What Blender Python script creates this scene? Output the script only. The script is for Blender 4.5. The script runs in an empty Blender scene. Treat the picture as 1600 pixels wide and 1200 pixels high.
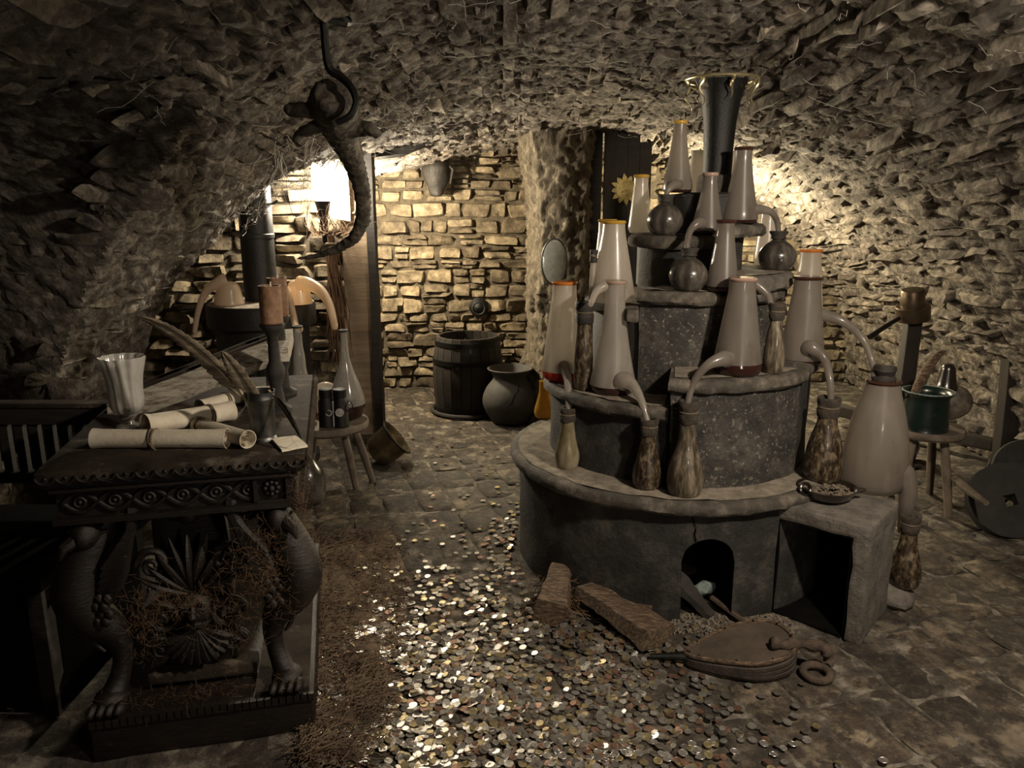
import bpy, math, random
from mathutils import Vector, Matrix, noise as MN
import numpy as np

# ---------------------------------------------------------------- camera, world, lights
SC = bpy.context.scene
COL = SC.collection
TH = math.radians(13.0)
HC = 1.5
cam = bpy.data.cameras.new('camera')
cam.sensor_width = 36.0
cam.lens = 27.0
cam.clip_start = 0.05
cam_o = bpy.data.objects.new('camera', cam)
COL.objects.link(cam_o)
cam_o.location = (0, 0, HC)
cam_o.rotation_euler = (math.pi / 2 - TH, 0, 0)
SC.camera = cam_o

w = bpy.data.worlds.new('cellar_world')
SC.world = w
w.use_nodes = True
w.node_tree.nodes['Background'].inputs[0].default_value = (0.9, 0.85, 0.75, 1)
w.node_tree.nodes['Background'].inputs[1].default_value = 0.0

SC.view_settings.view_transform = 'Standard'
SC.view_settings.look = 'None'
SC.view_settings.gamma = 1.0
SC.view_settings.use_curve_mapping = False
SC.view_settings.exposure = 1.5


def light(name, kind, loc, power, color, radius=0.05, target=None, angle=None, blend=0.4):
    l = bpy.data.lights.new(name, kind)
    l.energy = power
    l.color = color
    l.shadow_soft_size = radius
    if kind == 'SPOT':
        l.spot_size = math.radians(angle)
        l.spot_blend = blend
    o = bpy.data.objects.new(name, l)
    COL.objects.link(o)
    o.location = loc
    if target is not None:
        d = Vector(target) - Vector(loc)
        o.rotation_euler = d.to_track_quat('-Z', 'Y').to_euler()
    return o


WARM = (1.0, 0.84, 0.60)
light('wall_lamp_light', 'POINT', (-1.18, 4.80, 1.60), 42, (1.0, 0.88, 0.68), 0.06)
light('hidden_lamp_light', 'POINT', (1.50, 5.70, 1.38), 62, (1.0, 0.85, 0.56), 0.05)
light('ceiling_spot_light', 'SPOT', (1.25, 1.30, 1.93), 62, (1.0, 0.86, 0.69), 0.05, (0.45, 3.0, 0.4), 125, 0.7)
light('fill_light', 'POINT', (1.0, 0.15, 1.15), 8.0, (1.0, 0.87, 0.72), 0.10)  # added fill light for the near ceiling and front, no lamp stands here
light('passage_lamp_light', 'POINT', (-1.04, 5.55, 1.50), 58, (1.0, 0.85, 0.60), 0.05)


# ---------------------------------------------------------------- pixel helpers
def P(px, py, Y):
    u = (px - 800) / 1200.0
    v = (py - 600) / 1200.0
    f = math.cos(TH) - v * math.sin(TH)
    d = math.sin(TH) + v * math.cos(TH)
    t = Y / f
    return Vector((u * t, Y, HC - d * t))


def G(px, py, z=0.0):
    u = (px - 800) / 1200.0
    v = (py - 600) / 1200.0
    f = math.cos(TH) - v * math.sin(TH)
    d = math.sin(TH) + v * math.cos(TH)
    t = (HC - z) / d
    return Vector((u * t, f * t, z))


def proj(p):
    x, y, z = p[0], p[1], p[2] - HC
    depth = y * math.cos(TH) - z * math.sin(TH)
    up = y * math.sin(TH) + z * math.cos(TH)
    if depth < 0.05:
        return None
    return 800 + 1200 * x / depth, 600 - 1200 * up / depth, depth


def S(p):
    """metres per pixel at point p"""
    return proj(p)[2] / 1200.0


RNG = random.Random(7)


# ---------------------------------------------------------------- materials
def new_mat(name):
    m = bpy.data.materials.new(name)
    m.use_nodes = True
    nt = m.node_tree
    for n in list(nt.nodes):
        nt.nodes.remove(n)
    out = nt.nodes.new('ShaderNodeOutputMaterial')
    b = nt.nodes.new('ShaderNodeBsdfPrincipled')
    nt.links.new(b.outputs[0], out.inputs[0])
    return m, nt, b, out


def ramp(nt, src, stops):
    r = nt.nodes.new('ShaderNodeValToRGB')
    el = r.color_ramp.elements
    while len(el) < len(stops):
        el.new(0.5)
    for e, (p, c) in zip(el, stops):
        e.position = p
        e.color = (c[0], c[1], c[2], 1)
    nt.links.new(src, r.inputs[0])
    return r


def nz(nt, co, scale, detail=6, rough=0.6, dist=0.0):
    n = nt.nodes.new('ShaderNodeTexNoise')
    n.inputs['Scale'].default_value = scale
    n.inputs['Detail'].default_value = detail
    n.inputs['Roughness'].default_value = rough
    n.inputs['Distortion'].default_value = dist
    nt.links.new(co, n.inputs['Vector'])
    return n


def M(name, stops, scale=8, detail=6, nrough=0.65, rough=0.8, metallic=0.0, bump=0.3, bscale=None, bdist=0.01,
      stretch=None, tone=None, dist=0.0, spots=None, coat=0.0, ior=None, spec=None, dirt=None):
    """procedural material: noise driven colour ramp, fine bump; optional 'tone' attribute, spots, dirt"""
    m, nt, b, out = new_mat(name)
    tc = nt.nodes.new('ShaderNodeTexCoord')
    co = tc.outputs['Object']
    if stretch:
        mp = nt.nodes.new('ShaderNodeMapping')
        mp.inputs['Scale'].default_value = stretch
        nt.links.new(co, mp.inputs[0])
        co = mp.outputs[0]
    n = nz(nt, co, scale, detail, nrough, dist)
    r = ramp(nt, n.outputs[0], stops)
    col = r.outputs[0]
    if spots:  # (scale, lo, hi, colour)
        for (sc_, lo, hi, c) in spots:
            n3 = nz(nt, co, sc_, 5, 0.7)
            rr = ramp(nt, n3.outputs[0], [(lo, (0, 0, 0)), (hi, (1, 1, 1))])
            mx = nt.nodes.new('ShaderNodeMixRGB')
            nt.links.new(rr.outputs[0], mx.inputs[0])
            nt.links.new(col, mx.inputs[1])
            mx.inputs[2].default_value = (c[0], c[1], c[2], 1)
            col = mx.outputs[0]
    if tone:
        a = nt.nodes.new('ShaderNodeAttribute')
        a.attribute_name = 'tone'
        rr = ramp(nt, a.outputs['Fac'], tone)
        mx = nt.nodes.new('ShaderNodeMixRGB')
        mx.blend_type = 'MULTIPLY'
        mx.inputs[0].default_value = 1.0
        nt.links.new(col, mx.inputs[1])
        nt.links.new(rr.outputs[0], mx.inputs[2])
        col = mx.outputs[0]
    nt.links.new(col, b.inputs['Base Color'])
    b.inputs['Roughness'].default_value = rough
    b.inputs['Metallic'].default_value = metallic
    if coat:
        b.inputs['Coat Weight'].default_value = coat
        b.inputs['Coat Roughness'].default_value = 0.15
    if spec is not None:
        b.inputs['Specular IOR Level'].default_value = spec
    if bump:
        n2 = nz(nt, co, bscale or scale * 4, 8, 0.7)
        bp = nt.nodes.new('ShaderNodeBump')
        bp.inputs['Strength'].default_value = bump
        bp.inputs['Distance'].default_value = bdist
        nt.links.new(n2.outputs[0], bp.inputs['Height'])
        nt.links.new(bp.outputs[0], b.inputs['Normal'])
    return m


TONE = [(0.0, (0.45, 0.42, 0.40)), (0.5, (0.8, 0.78, 0.75)), (0.8, (1.0, 0.98, 0.93)), (1.0, (1.15, 1.1, 1.0))]
VAULT = M('vault_stone', [(0.30, (0.0390, 0.0321, 0.0262)), (0.48, (0.1690, 0.1433, 0.1165)), (0.68, (0.4680, 0.4151, 0.3567))], 16, bump=1.0, bscale=38, bdist=0.03, tone=TONE, rough=0.9)
VAULT_MORTAR = M('vault_mortar', [(0.3, (0.0405, 0.0334, 0.0272)), (0.5, (0.1485, 0.1251, 0.1014)), (0.7, (0.4050, 0.3546, 0.3024))], 18, bump=1.0, bscale=40, bdist=0.03, rough=0.95)
WALLSTONE = M('wall_stone', [(0.28, (0.07, 0.054, 0.036)), (0.5, (0.22, 0.178, 0.12)), (0.72, (0.42, 0.355, 0.25))], 16, bump=0.8, bscale=45, bdist=0.02, tone=TONE, rough=0.92)
WALLMORTAR = M('wall_mortar', [(0.3, (0.0495, 0.0385, 0.0248)), (0.7, (0.1430, 0.1155, 0.0770))], 16, bump=1.0, bscale=60, bdist=0.02, rough=0.95)
PLASTER = M('crumbling_plaster', [(0.3, (0.07, 0.055, 0.037)), (0.5, (0.19, 0.155, 0.107)), (0.7, (0.38, 0.325, 0.24))], 22, bump=1.0, bscale=45, bdist=0.04, rough=0.95, stretch=(1, 1, 0.4))
JAMB = M('tooled_sandstone', [(0.3, (0.17, 0.12, 0.075)), (0.7, (0.36, 0.27, 0.18))], 6, bump=0.7, bscale=60, bdist=0.008, rough=0.9, stretch=(0.3, 0.3, 3))
FLOOR_D = M('floor_dirt', [(0.36, (0.022, 0.017, 0.012)), (0.5, (0.075, 0.062, 0.047)), (0.64, (0.27, 0.238, 0.19))], 9, detail=12, nrough=0.72, bump=1.0, bscale=60, bdist=0.010, rough=0.95)
PAVER = M('worn_paver', [(0.32, (0.014, 0.0105, 0.0075)), (0.5, (0.040, 0.032, 0.024)), (0.66, (0.11, 0.092, 0.070))], 16, detail=12, nrough=0.72, bump=0.9, bscale=55, bdist=0.010, rough=0.8,
          tone=[(0, (0.55, 0.53, 0.5)), (1, (1.25, 1.15, 1.02))], spots=[(5.0, 0.53, 0.64, (0.20, 0.172, 0.132)), (30, 0.56, 0.68, (0.13, 0.11, 0.082))])
SOOT = M('sooty_plaster', [(0.34, (0.0045, 0.0042, 0.004)), (0.5, (0.021, 0.019, 0.0168)), (0.66, (0.075, 0.067, 0.057))], 6, detail=12, nrough=0.72, bump=0.8, bscale=60, bdist=0.008, rough=0.75)
SPECK = M('flecked_plaster', [(0.34, (0.008, 0.0075, 0.007)), (0.5, (0.030, 0.027, 0.0235)), (0.68, (0.090, 0.080, 0.068))], 9, detail=12, nrough=0.72, bump=0.8, bscale=60, bdist=0.008, rough=0.75,
          spots=[(62, 0.57, 0.70, (0.26, 0.23, 0.18)), (7, 0.58, 0.72, (0.10, 0.09, 0.075))])
SOOT_D = M('dark_soot', [(0.3, (0.007, 0.0065, 0.006)), (0.7, (0.026, 0.023, 0.020))], 9, bump=0.5, rough=0.7, spots=[(30, 0.68, 0.76, (0.3, 0.27, 0.21))])
BLACK = M('flat_black', [(0.3, (0.002, 0.002, 0.002)), (0.7, (0.005, 0.0045, 0.004))], 9, bump=0.3, rough=0.95, spec=0.05)  # flat black; on the bench seat and panels it stands in for shade
LEDGE = M('dusty_ledge', [(0.28, (0.0176, 0.0152, 0.0120)), (0.5, (0.0560, 0.0472, 0.0368)), (0.72, (0.1600, 0.1376, 0.1080))], 14, bump=0.7, bscale=60, bdist=0.008, rough=0.85)
DUST = M('ledge_dust', [(0.3, (0.10, 0.083, 0.062)), (0.7, (0.30, 0.255, 0.20))], 22, bump=0.8, bscale=120, bdist=0.006, rough=0.95)
BLOCK = M('rough_block', [(0.3, (0.0595, 0.0510, 0.0425)), (0.7, (0.1700, 0.1513, 0.1275))], 16, bump=0.8, bscale=70, bdist=0.01, rough=0.9)
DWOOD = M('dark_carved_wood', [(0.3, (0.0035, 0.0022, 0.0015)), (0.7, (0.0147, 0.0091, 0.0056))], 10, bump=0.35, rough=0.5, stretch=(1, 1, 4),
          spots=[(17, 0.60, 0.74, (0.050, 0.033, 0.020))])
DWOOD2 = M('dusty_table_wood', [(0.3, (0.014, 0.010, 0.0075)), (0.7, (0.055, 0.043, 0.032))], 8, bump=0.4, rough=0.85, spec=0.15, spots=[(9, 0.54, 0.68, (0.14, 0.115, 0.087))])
BWOOD = M('blackened_wood', [(0.3, (0.007, 0.006, 0.005)), (0.7, (0.028, 0.022, 0.017))], 10, bump=0.4, rough=0.7, stretch=(1, 1, 6))
WEATHER = M('weathered_wood', [(0.30, (0.06, 0.048, 0.036)), (0.42, (0.36, 0.305, 0.235)), (0.56, (0.70, 0.635, 0.53))], 7, bump=0.8, bscale=40, rough=0.85, stretch=(2, 12, 12))
STOOLW = M('old_stool_wood', [(0.3, (0.0488, 0.0360, 0.0255)), (0.7, (0.1650, 0.1275, 0.0938))], 9, bump=0.5, rough=0.7, stretch=(1, 1, 1))
POSTW = M('post_wood', [(0.3, (0.0099, 0.0067, 0.0043)), (0.7, (0.0270, 0.0189, 0.0126))], 9, bump=0.5, rough=0.75, stretch=(6, 6, 1))
LOGW = M('split_log', [(0.34, (0.028, 0.017, 0.010)), (0.5, (0.12, 0.076, 0.045)), (0.66, (0.33, 0.225, 0.14))], 13, detail=10, nrough=0.7, bump=1.0, bscale=40, rough=0.85, stretch=(2, 8, 8))
BARK = M('log_bark', [(0.3, (0.05, 0.032, 0.02)), (0.7, (0.15, 0.10, 0.06))], 15, bump=1.0, rough=0.95)
IRON = M('black_iron', [(0.3, (0.0021, 0.0021, 0.0021)), (0.7, (0.0066, 0.0060, 0.0054))], 20, bump=0.3, rough=0.5, metallic=0.0, spec=0.3)
STOVE = M('stove_iron', [(0.3, (0.0080, 0.0075, 0.0070)), (0.7, (0.0225, 0.0210, 0.0190))], 12, bump=0.3, rough=0.5, metallic=0.2)
RUST = M('rusty_iron', [(0.3, (0.035, 0.022, 0.015)), (0.7, (0.12, 0.085, 0.06))], 25, bump=0.9, rough=0.9)
PEWTER = M('pewter', [(0.3, (0.06, 0.06, 0.058)), (0.7, (0.17, 0.17, 0.16))], 18, bump=0.15, rough=0.38, metallic=0.85)
BRASS = M('old_brass', [(0.3, (0.10, 0.075, 0.04)), (0.7, (0.34, 0.27, 0.16))], 9, bump=0.1, rough=0.35, metallic=0.9)
GILT = M('gilt_iron', [(0.3, (0.16, 0.13, 0.06)), (0.7, (0.80, 0.70, 0.42))], 10, bump=0.2, rough=0.3, metallic=0.8)
SUN = M('sun_gilding', [(0.3, (0.26, 0.19, 0.06)), (0.7, (0.56, 0.44, 0.17))], 30, bump=0.3, rough=0.55, metallic=0.2)
PAPER = M('parchment', [(0.3, (0.52, 0.45, 0.34)), (0.7, (0.76, 0.69, 0.56))], 14, bump=0.2, rough=0.8, spots=[(18, 0.63, 0.72, (0.30, 0.23, 0.15))])
CORD = M('hemp_cord', [(0.3, (0.08, 0.06, 0.04)), (0.7, (0.17, 0.13, 0.085))], 60, rough=0.9)
CANDLE = M('rusty_tin', [(0.3, (0.085, 0.042, 0.022)), (0.5, (0.20, 0.105, 0.055)), (0.7, (0.34, 0.21, 0.12))], 16, bump=0.4, rough=0.6)
CLAY = M('grey_clay', [(0.3, (0.030, 0.0275, 0.024)), (0.7, (0.065, 0.060, 0.052))], 6, bump=0.2, rough=0.75)
GREEN = M('green_enamel', [(0.3, (0.0027, 0.0072, 0.0060)), (0.7, (0.0066, 0.0152, 0.0126))], 10, bump=0.1, rough=0.3, coat=0.4, spots=[(40, 0.70, 0.78, (0.18, 0.17, 0.13))])
COPPER = M('tarnished_copper', [(0.3, (0.0500, 0.0325, 0.0200)), (0.7, (0.1500, 0.1100, 0.0700))], 8, bump=0.15, rough=0.4, metallic=0.8)
GLAZE = M('dark_glaze', [(0.3, (0.008, 0.0055, 0.004)), (0.7, (0.022, 0.016, 0.012))], 10, bump=0.1, rough=0.25, coat=0.5)
GOURD = M('mottled_gourd', [(0.35, (0.035, 0.028, 0.022)), (0.5, (0.11, 0.09, 0.07)), (0.7, (0.24, 0.20, 0.155))], 12, bump=0.3, rough=0.55)
CLOTH = M('cloth_wrap', [(0.3, (0.02, 0.015, 0.011)), (0.7, (0.075, 0.057, 0.042))], 40, bump=0.9, rough=0.95)
HIDE = M('reptile_hide', [(0.3, (0.0168, 0.0132, 0.0096)), (0.5, (0.0510, 0.0408, 0.0288)), (0.7, (0.1440, 0.1200, 0.0900))], 22, bump=0.9, bscale=50, bdist=0.01, rough=0.7)
FIBRE = M('tow_fibre', [(0.3, (0.065, 0.042, 0.026)), (0.7, (0.20, 0.14, 0.09))], 6, bump=0.0, rough=0.9)
RUSTFIBRE = M('rust_brown_fibre', [(0.3, (0.0720, 0.0390, 0.0192)), (0.7, (0.1920, 0.1140, 0.0600))], 6, bump=0.0, rough=0.9)
WEB = M('cobweb_thread', [(0.3, (0.40, 0.37, 0.32)), (0.7, (0.66, 0.62, 0.55))], 6, bump=0.0, rough=0.9)
HERB = M('dried_herb', [(0.3, (0.045, 0.026, 0.015)), (0.7, (0.20, 0.11, 0.06))], 9, bump=0.0, rough=0.9)
FEATHER = M('barred_feather', [(0.35, (0.085, 0.062, 0.04)), (0.5, (0.22, 0.175, 0.12)), (0.65, (0.42, 0.35, 0.25))], 5, bump=0.3, rough=0.8, stretch=(1, 1, 9))
QUILL = M('quill_shaft', [(0.3, (0.45, 0.36, 0.24)), (0.7, (0.62, 0.52, 0.37))], 9, bump=0.0, rough=0.5)
HERBPIECE = M('dried_root_pieces', [(0.3, (0.06, 0.045, 0.03)), (0.7, (0.26, 0.21, 0.15))], 90, bump=0.6, rough=0.9)
BLUEISH = M('ash_pale', [(0.3, (0.07, 0.10, 0.095)), (0.7, (0.26, 0.31, 0.29))], 40, bump=0.5, rough=0.9)
DARKSTONE = M('dark_grindstone', [(0.3, (0.008, 0.007, 0.006)), (0.7, (0.022, 0.019, 0.016))], 9, bump=0.5, rough=0.85)


def glassy(name, stops, scale=6, trans=0.3, rough=0.22, spots=None, tcol=None, stretch=(1, 1, 0.4)):
    """dusty milky glass: diffuse film + light passing through + sharp sheen"""
    m, nt, b, out = new_mat(name)
    tc = nt.nodes.new('ShaderNodeTexCoord')
    mp = nt.nodes.new('ShaderNodeMapping')
    mp.inputs['Scale'].default_value = stretch
    nt.links.new(tc.outputs['Object'], mp.inputs[0])
    n = nz(nt, mp.outputs[0], scale, 7, 0.65, 0.4)
    r = ramp(nt, n.outputs[0], stops)
    col = r.outputs[0]
    if spots:
        for (sc_, lo, hi, c) in spots:
            n3 = nz(nt, mp.outputs[0], sc_, 6, 0.7)
            rr = ramp(nt, n3.outputs[0], [(lo, (0, 0, 0)), (hi, (1, 1, 1))])
            mx = nt.nodes.new('ShaderNodeMixRGB')
            nt.links.new(rr.outputs[0], mx.inputs[0])
            nt.links.new(col, mx.inputs[1])
            mx.inputs[2].default_value = (c[0], c[1], c[2], 1)
            col = mx.outputs[0]
    nt.links.new(col, b.inputs['Base Color'])
    b.inputs['Roughness'].default_value = rough
    b.inputs['Coat Weight'].default_value = 0.35
    b.inputs['Coat Roughness'].default_value = 0.08
    tr = nt.nodes.new('ShaderNodeBsdfTranslucent')
    if tcol:
        tr.inputs[0].default_value = (*tcol, 1)
    else:
        nt.links.new(col, tr.inputs[0])
    ms = nt.nodes.new('ShaderNodeMixShader')
    ms.inputs[0].default_value = trans
    nt.links.new(b.outputs[0], ms.inputs[1])
    nt.links.new(tr.outputs[0], ms.inputs[2])
    nt.links.new(ms.outputs[0], out.inputs[0])
    return m


MILK = glassy('milky_glass', [(0.25, (0.19, 0.168, 0.15)), (0.5, (0.31, 0.28, 0.25)), (0.75, (0.44, 0.40, 0.36))], 14, 0.5, 0.3, tcol=(0.80, 0.75, 0.68), spots=[(5, 0.55, 0.7, (0.17, 0.145, 0.12))])
MILKD = glassy('dusty_grey_glass', [(0.25, (0.13, 0.112, 0.098)), (0.5, (0.185, 0.162, 0.142)), (0.75, (0.24, 0.214, 0.188))], 14, 0.5, 0.3, tcol=(0.56, 0.51, 0.455), spots=[(5, 0.55, 0.7, (0.10, 0.085, 0.07))])
AMBERG = glassy('amber_milk_glass', [(0.3, (0.55, 0.44, 0.34)), (0.7, (0.70, 0.60, 0.48))], 7, 0.5, 0.25, tcol=(0.85, 0.68, 0.48))
BROWNG = glassy('stained_bottle_glass', [(0.38, (0.014, 0.009, 0.006)), (0.5, (0.05, 0.034, 0.020)), (0.66, (0.20, 0.155, 0.10))], 60, 0.15, 0.35, stretch=(1, 1, 0.5))
PALEG = glassy('streaked_bottle_glass', [(0.36, (0.030, 0.022, 0.014)), (0.5, (0.10, 0.08, 0.055)), (0.66, (0.25, 0.205, 0.15))], 46, 0.2, 0.35, stretch=(1, 1, 0.22))
AMBBOT = glassy('amber_bottle_glass', [(0.3, (0.12, 0.095, 0.05)), (0.5, (0.24, 0.20, 0.12)), (0.7, (0.38, 0.34, 0.26))], 20, 0.3, 0.2)
DARKG = glassy('dark_dirty_glass', [(0.32, (0.010, 0.009, 0.0075)), (0.5, (0.045, 0.039, 0.033)), (0.72, (0.14, 0.122, 0.10))], 18, 0.1, 0.25)
REDL = glassy('red_liquid', [(0.3, (0.55, 0.06, 0.035)), (0.7, (0.72, 0.10, 0.06))], 6, 0.4, 0.15)
DARKL = glassy('dark_red_liquid', [(0.3, (0.016, 0.006, 0.005)), (0.7, (0.034, 0.014, 0.011))], 6, 0.1, 0.15)
ORANGE = glassy('orange_rim_glass', [(0.3, (0.52, 0.15, 0.03)), (0.7, (0.72, 0.28, 0.06))], 9, 0.3, 0.12)
YELLOW = glassy('amber_rim_glass', [(0.3, (0.46, 0.27, 0.04)), (0.7, (0.66, 0.42, 0.09))], 9, 0.3, 0.12)
BROWNR = glassy('brown_rim_glass', [(0.3, (0.028, 0.012, 0.008)), (0.7, (0.06, 0.028, 0.018))], 9, 0.1, 0.1)
PINKR = glassy('pink_rim_glass', [(0.3, (0.30, 0.20, 0.15)), (0.7, (0.44, 0.32, 0.25))], 9, 0.2, 0.15)


def clear_glass(name, tint=(0.92, 0.92, 0.9), rough=0.08, mixd=0.35, dcol=(0.6, 0.57, 0.52)):
    m, nt, b, out = new_mat(name)
    tc = nt.nodes.new('ShaderNodeTexCoord')
    n = nz(nt, tc.outputs['Object'], 30, 4, 0.6)
    r = ramp(nt, n.outputs[0], [(0.3, tuple(0.8 * c for c in dcol)), (0.7, dcol)])
    nt.links.new(r.outputs[0], b.inputs['Base Color'])
    b.inputs['Roughness'].default_value = 0.15
    tp = nt.nodes.new('ShaderNodeBsdfTransparent')
    tp.inputs[0].default_value = (*tint, 1)
    gl = nt.nodes.new('ShaderNodeBsdfGlossy')
    gl.inputs['Roughness'].default_value = rough
    fr = nt.nodes.new('ShaderNodeFresnel')
    fr.inputs[0].default_value = 1.45
    m1 = nt.nodes.new('ShaderNodeMixShader')
    nt.links.new(fr.outputs[0], m1.inputs[0])
    nt.links.new(tp.outputs[0], m1.inputs[1])
    nt.links.new(gl.outputs[0], m1.inputs[2])
    m2 = nt.nodes.new('ShaderNodeMixShader')
    m2.inputs[0].default_value = mixd
    nt.links.new(m1.outputs[0], m2.inputs[1])
    nt.links.new(b.outputs[0], m2.inputs[2])
    nt.links.new(m2.outputs[0], out.inputs[0])
    return m


HAZEGLASS = clear_glass('hazy_clear_glass')
GOBLETG = clear_glass('frosted_goblet_glass', mixd=0.5, dcol=(0.78, 0.75, 0.70))


def emit(name, col, power):
    """glowing lamp glass: gives off light and lets the light of the bulb inside through"""
    m, nt, b, out = new_mat(name)
    nt.nodes.remove(b)
    em = nt.nodes.new('ShaderNodeEmission')
    em.inputs[0].default_value = (*col, 1)
    em.inputs[1].default_value = power
    tp = nt.nodes.new('ShaderNodeBsdfTransparent')
    ms = nt.nodes.new('ShaderNodeMixShader')
    ms.inputs[0].default_value = 0.25
    nt.links.new(tp.outputs[0], ms.inputs[1])
    nt.links.new(em.outputs[0], ms.inputs[2])
    nt.links.new(ms.outputs[0], out.inputs[0])
    return m


LEATHER = M('black_leather', [(0.3, (0.006, 0.005, 0.004)), (0.7, (0.020, 0.015, 0.011))], 16, bump=0.6, rough=0.6)
GLOW = emit('lamp_glow', (1.0, 0.92, 0.74), 14)
SHEET = M('white_sheet', [(0.3, (0.78, 0.72, 0.60)), (0.7, (0.85, 0.80, 0.68))], 5, bump=0.1, rough=0.8)
MIRROR = M('mirror_glass', [(0.3, (0.42, 0.43, 0.41)), (0.7, (0.66, 0.67, 0.64))], 24, bump=0.2, rough=0.25, metallic=0.35)


# ---------------------------------------------------------------- mesh helpers
class MB:
    def __init__(s):
        s.v = []
        s.f = []

    def add(s, vs, fs):
        o = len(s.v)
        s.v += [tuple(x) for x in vs]
        s.f += [tuple(i + o for i in f) for f in fs]
        return s

    def box(s, c, size, rot=None, taper=1.0):
        c = Vector(c)
        h = Vector(size) * 0.5
        vs = []
        for z in (-1, 1):
            k = taper if z > 0 else 1.0
            for (x, y) in ((-1, -1), (1, -1), (1, 1), (-1, 1)):
                p = Vector((x * h.x * k, y * h.y * k, z * h.z))
                if rot is not None:
                    p = rot @ p
                vs.append(c + p)
        return s.add(vs, [(3, 2, 1, 0), (4, 5, 6, 7), (0, 1, 5, 4), (1, 2, 6, 5), (2, 3, 7, 6), (3, 0, 4, 7)])

    def beam(s, a, b, wd, ht, up=(0, 0, 1), jitter=0.0, nseg=1):
        a, b = Vector(a), Vector(b)
        d = (b - a).normalized()
        side = d.cross(Vector(up)).normalized()
        u = side.cross(d).normalized()
        vs, fs = [], []
        for i in range(nseg + 1):
            p = a.lerp(b, i / nseg)
            for (x, y) in ((-1, -1), (1, -1), (1, 1), (-1, 1)):
                q = p + side * (x * wd / 2) + u * (y * ht / 2)
                if jitter:
                    q += MN.noise_vector(q * 9) * jitter
                vs.append(q)
        for i in range(nseg):
            o = i * 4
            for k in range(4):
                fs.append((o + k, o + (k + 1) % 4, o + 4 + (k + 1) % 4, o + 4 + k))
        fs.append((3, 2, 1, 0))
        o = nseg * 4
        fs.append((o, o + 1, o + 2, o + 3))
        return s.add(vs, fs)

    def lathe(s, prof, c=(0, 0, 0), seg=28, rot=None, scale=(1, 1), bump=0.0, bs=8.0, ribs=0, ribamp=0.0, twist=0.0):
        c = Vector(c)
        vs, fs = [], []
        zt = max(abs(p[1]) for p in prof) or 1
        for (r, z) in prof:
            for k in range(seg):
                a = 2 * math.pi * k / seg
                rr = r
                if ribs:
                    rr = r * (1 + ribamp * math.cos(ribs * (a + twist * z / zt)))
                p = Vector((rr * math.cos(a) * scale[0], rr * math.sin(a) * scale[1], z))
                if bump and r > 1e-5:
                    p += MN.noise_vector((p + c) * bs) * bump
                if rot is not None:
                    p = rot @ p
                vs.append(c + p)
        n = len(prof)
        for i in range(n - 1):
            for k in range(seg):
                k2 = (k + 1) % seg
                fs.append((i * seg + k, i * seg + k2, (i + 1) * seg + k2, (i + 1) * seg + k))
        if prof[0][0] > 1e-6:
            fs.append(tuple(reversed(range(seg))))
        if prof[-1][0] > 1e-6:
            fs.append(tuple((n - 1) * seg + k for k in range(seg)))
        return s.add(vs, fs)

    def tube(s, pts, radii, seg=10, cap=True, flat=None):
        pts = [Vector(p) for p in pts]
        if not isinstance(radii, (list, tuple)):
            radii = [radii] * len(pts)
        n = len(pts)
        vs, fs = [], []
        ref = None
        for i in range(n):
            d = (pts[min(i + 1, n - 1)] - pts[max(i - 1, 0)])
            if d.length < 1e-9:
                d = Vector((0, 0, 1))
            d.normalize()
            if ref is None:
                ref = Vector((0, 0, 1)) if abs(d.z) < 0.9 else Vector((1, 0, 0))
                ref = (ref - d * ref.dot(d)).normalized()
            else:
                ref = (ref - d * ref.dot(d))
                ref = ref.normalized() if ref.length > 1e-6 else d.orthogonal().normalized()
            bn = d.cross(ref)
            for k in range(seg):
                a = 2 * math.pi * k / seg
                fx = flat if flat else 1.0
                vs.append(pts[i] + (ref * math.cos(a) * fx + bn * math.sin(a)) * radii[i])
        for i in range(n - 1):
            for k in range(seg):
                k2 = (k + 1) % seg
                fs.append((i * seg + k, i * seg + k2, (i + 1) * seg + k2, (i + 1) * seg + k))
        if cap:
            fs.append(tuple(reversed(range(seg))))
            fs.append(tuple((n - 1) * seg + k for k in range(seg)))
        return s.add(vs, fs)

    def prism(s, poly, d0, d1, fn):
        """poly of (x,y), extruded from depth d0 to d1; fn maps (x,y,d) to world"""
        n = len(poly)
        vs = [fn(x, y, d0) for x, y in poly] + [fn(x, y, d1) for x, y in poly]
        fs = [tuple(range(n - 1, -1, -1)), tuple(range(n, 2 * n))]
        for i in range(n):
            j = (i + 1) % n
            fs.append((i, j, n + j, n + i))
        return s.add(vs, fs)

    def torus(s, c, R, r, rot=None, seg=24, rs=8, arc=1.0):
        c = Vector(c)
        pts = []
        m = int(seg * arc) + (0 if arc >= 1 else 1)
        for i in range(m + (1 if arc >= 1 else 0)):
            a = 2 * math.pi * i / seg
            p = Vector((R * math.cos(a), R * math.sin(a), 0))
            if rot is not None:
                p = rot @ p
            pts.append(c + p)
        return s.tube(pts, r, rs, cap=arc < 1)

    def ball(s, c, r, rot=None, seg=14, rings=9, bump=0.0, bs=10):
        rx, ry, rz = (r, r, r) if not isinstance(r, (tuple, list)) else r
        c = Vector(c)
        vs, fs = [], []
        for i in range(rings + 1):
            t = math.pi * i / rings
            for k in range(seg):
                a = 2 * math.pi * k / seg
                p = Vector((rx * math.sin(t) * math.cos(a), ry * math.sin(t) * math.sin(a), -rz * math.cos(t)))
                if bump:
                    p += MN.noise_vector((p + c) * bs) * bump * math.sin(t)
                if rot is not None:
                    p = rot @ p
                vs.append(c + p)
        for i in range(rings):
            for k in range(seg):
                k2 = (k + 1) % seg
                fs.append((i * seg + k, i * seg + k2, (i + 1) * seg + k2, (i + 1) * seg + k))
        return s.add(vs, fs)


WO = {}


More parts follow.
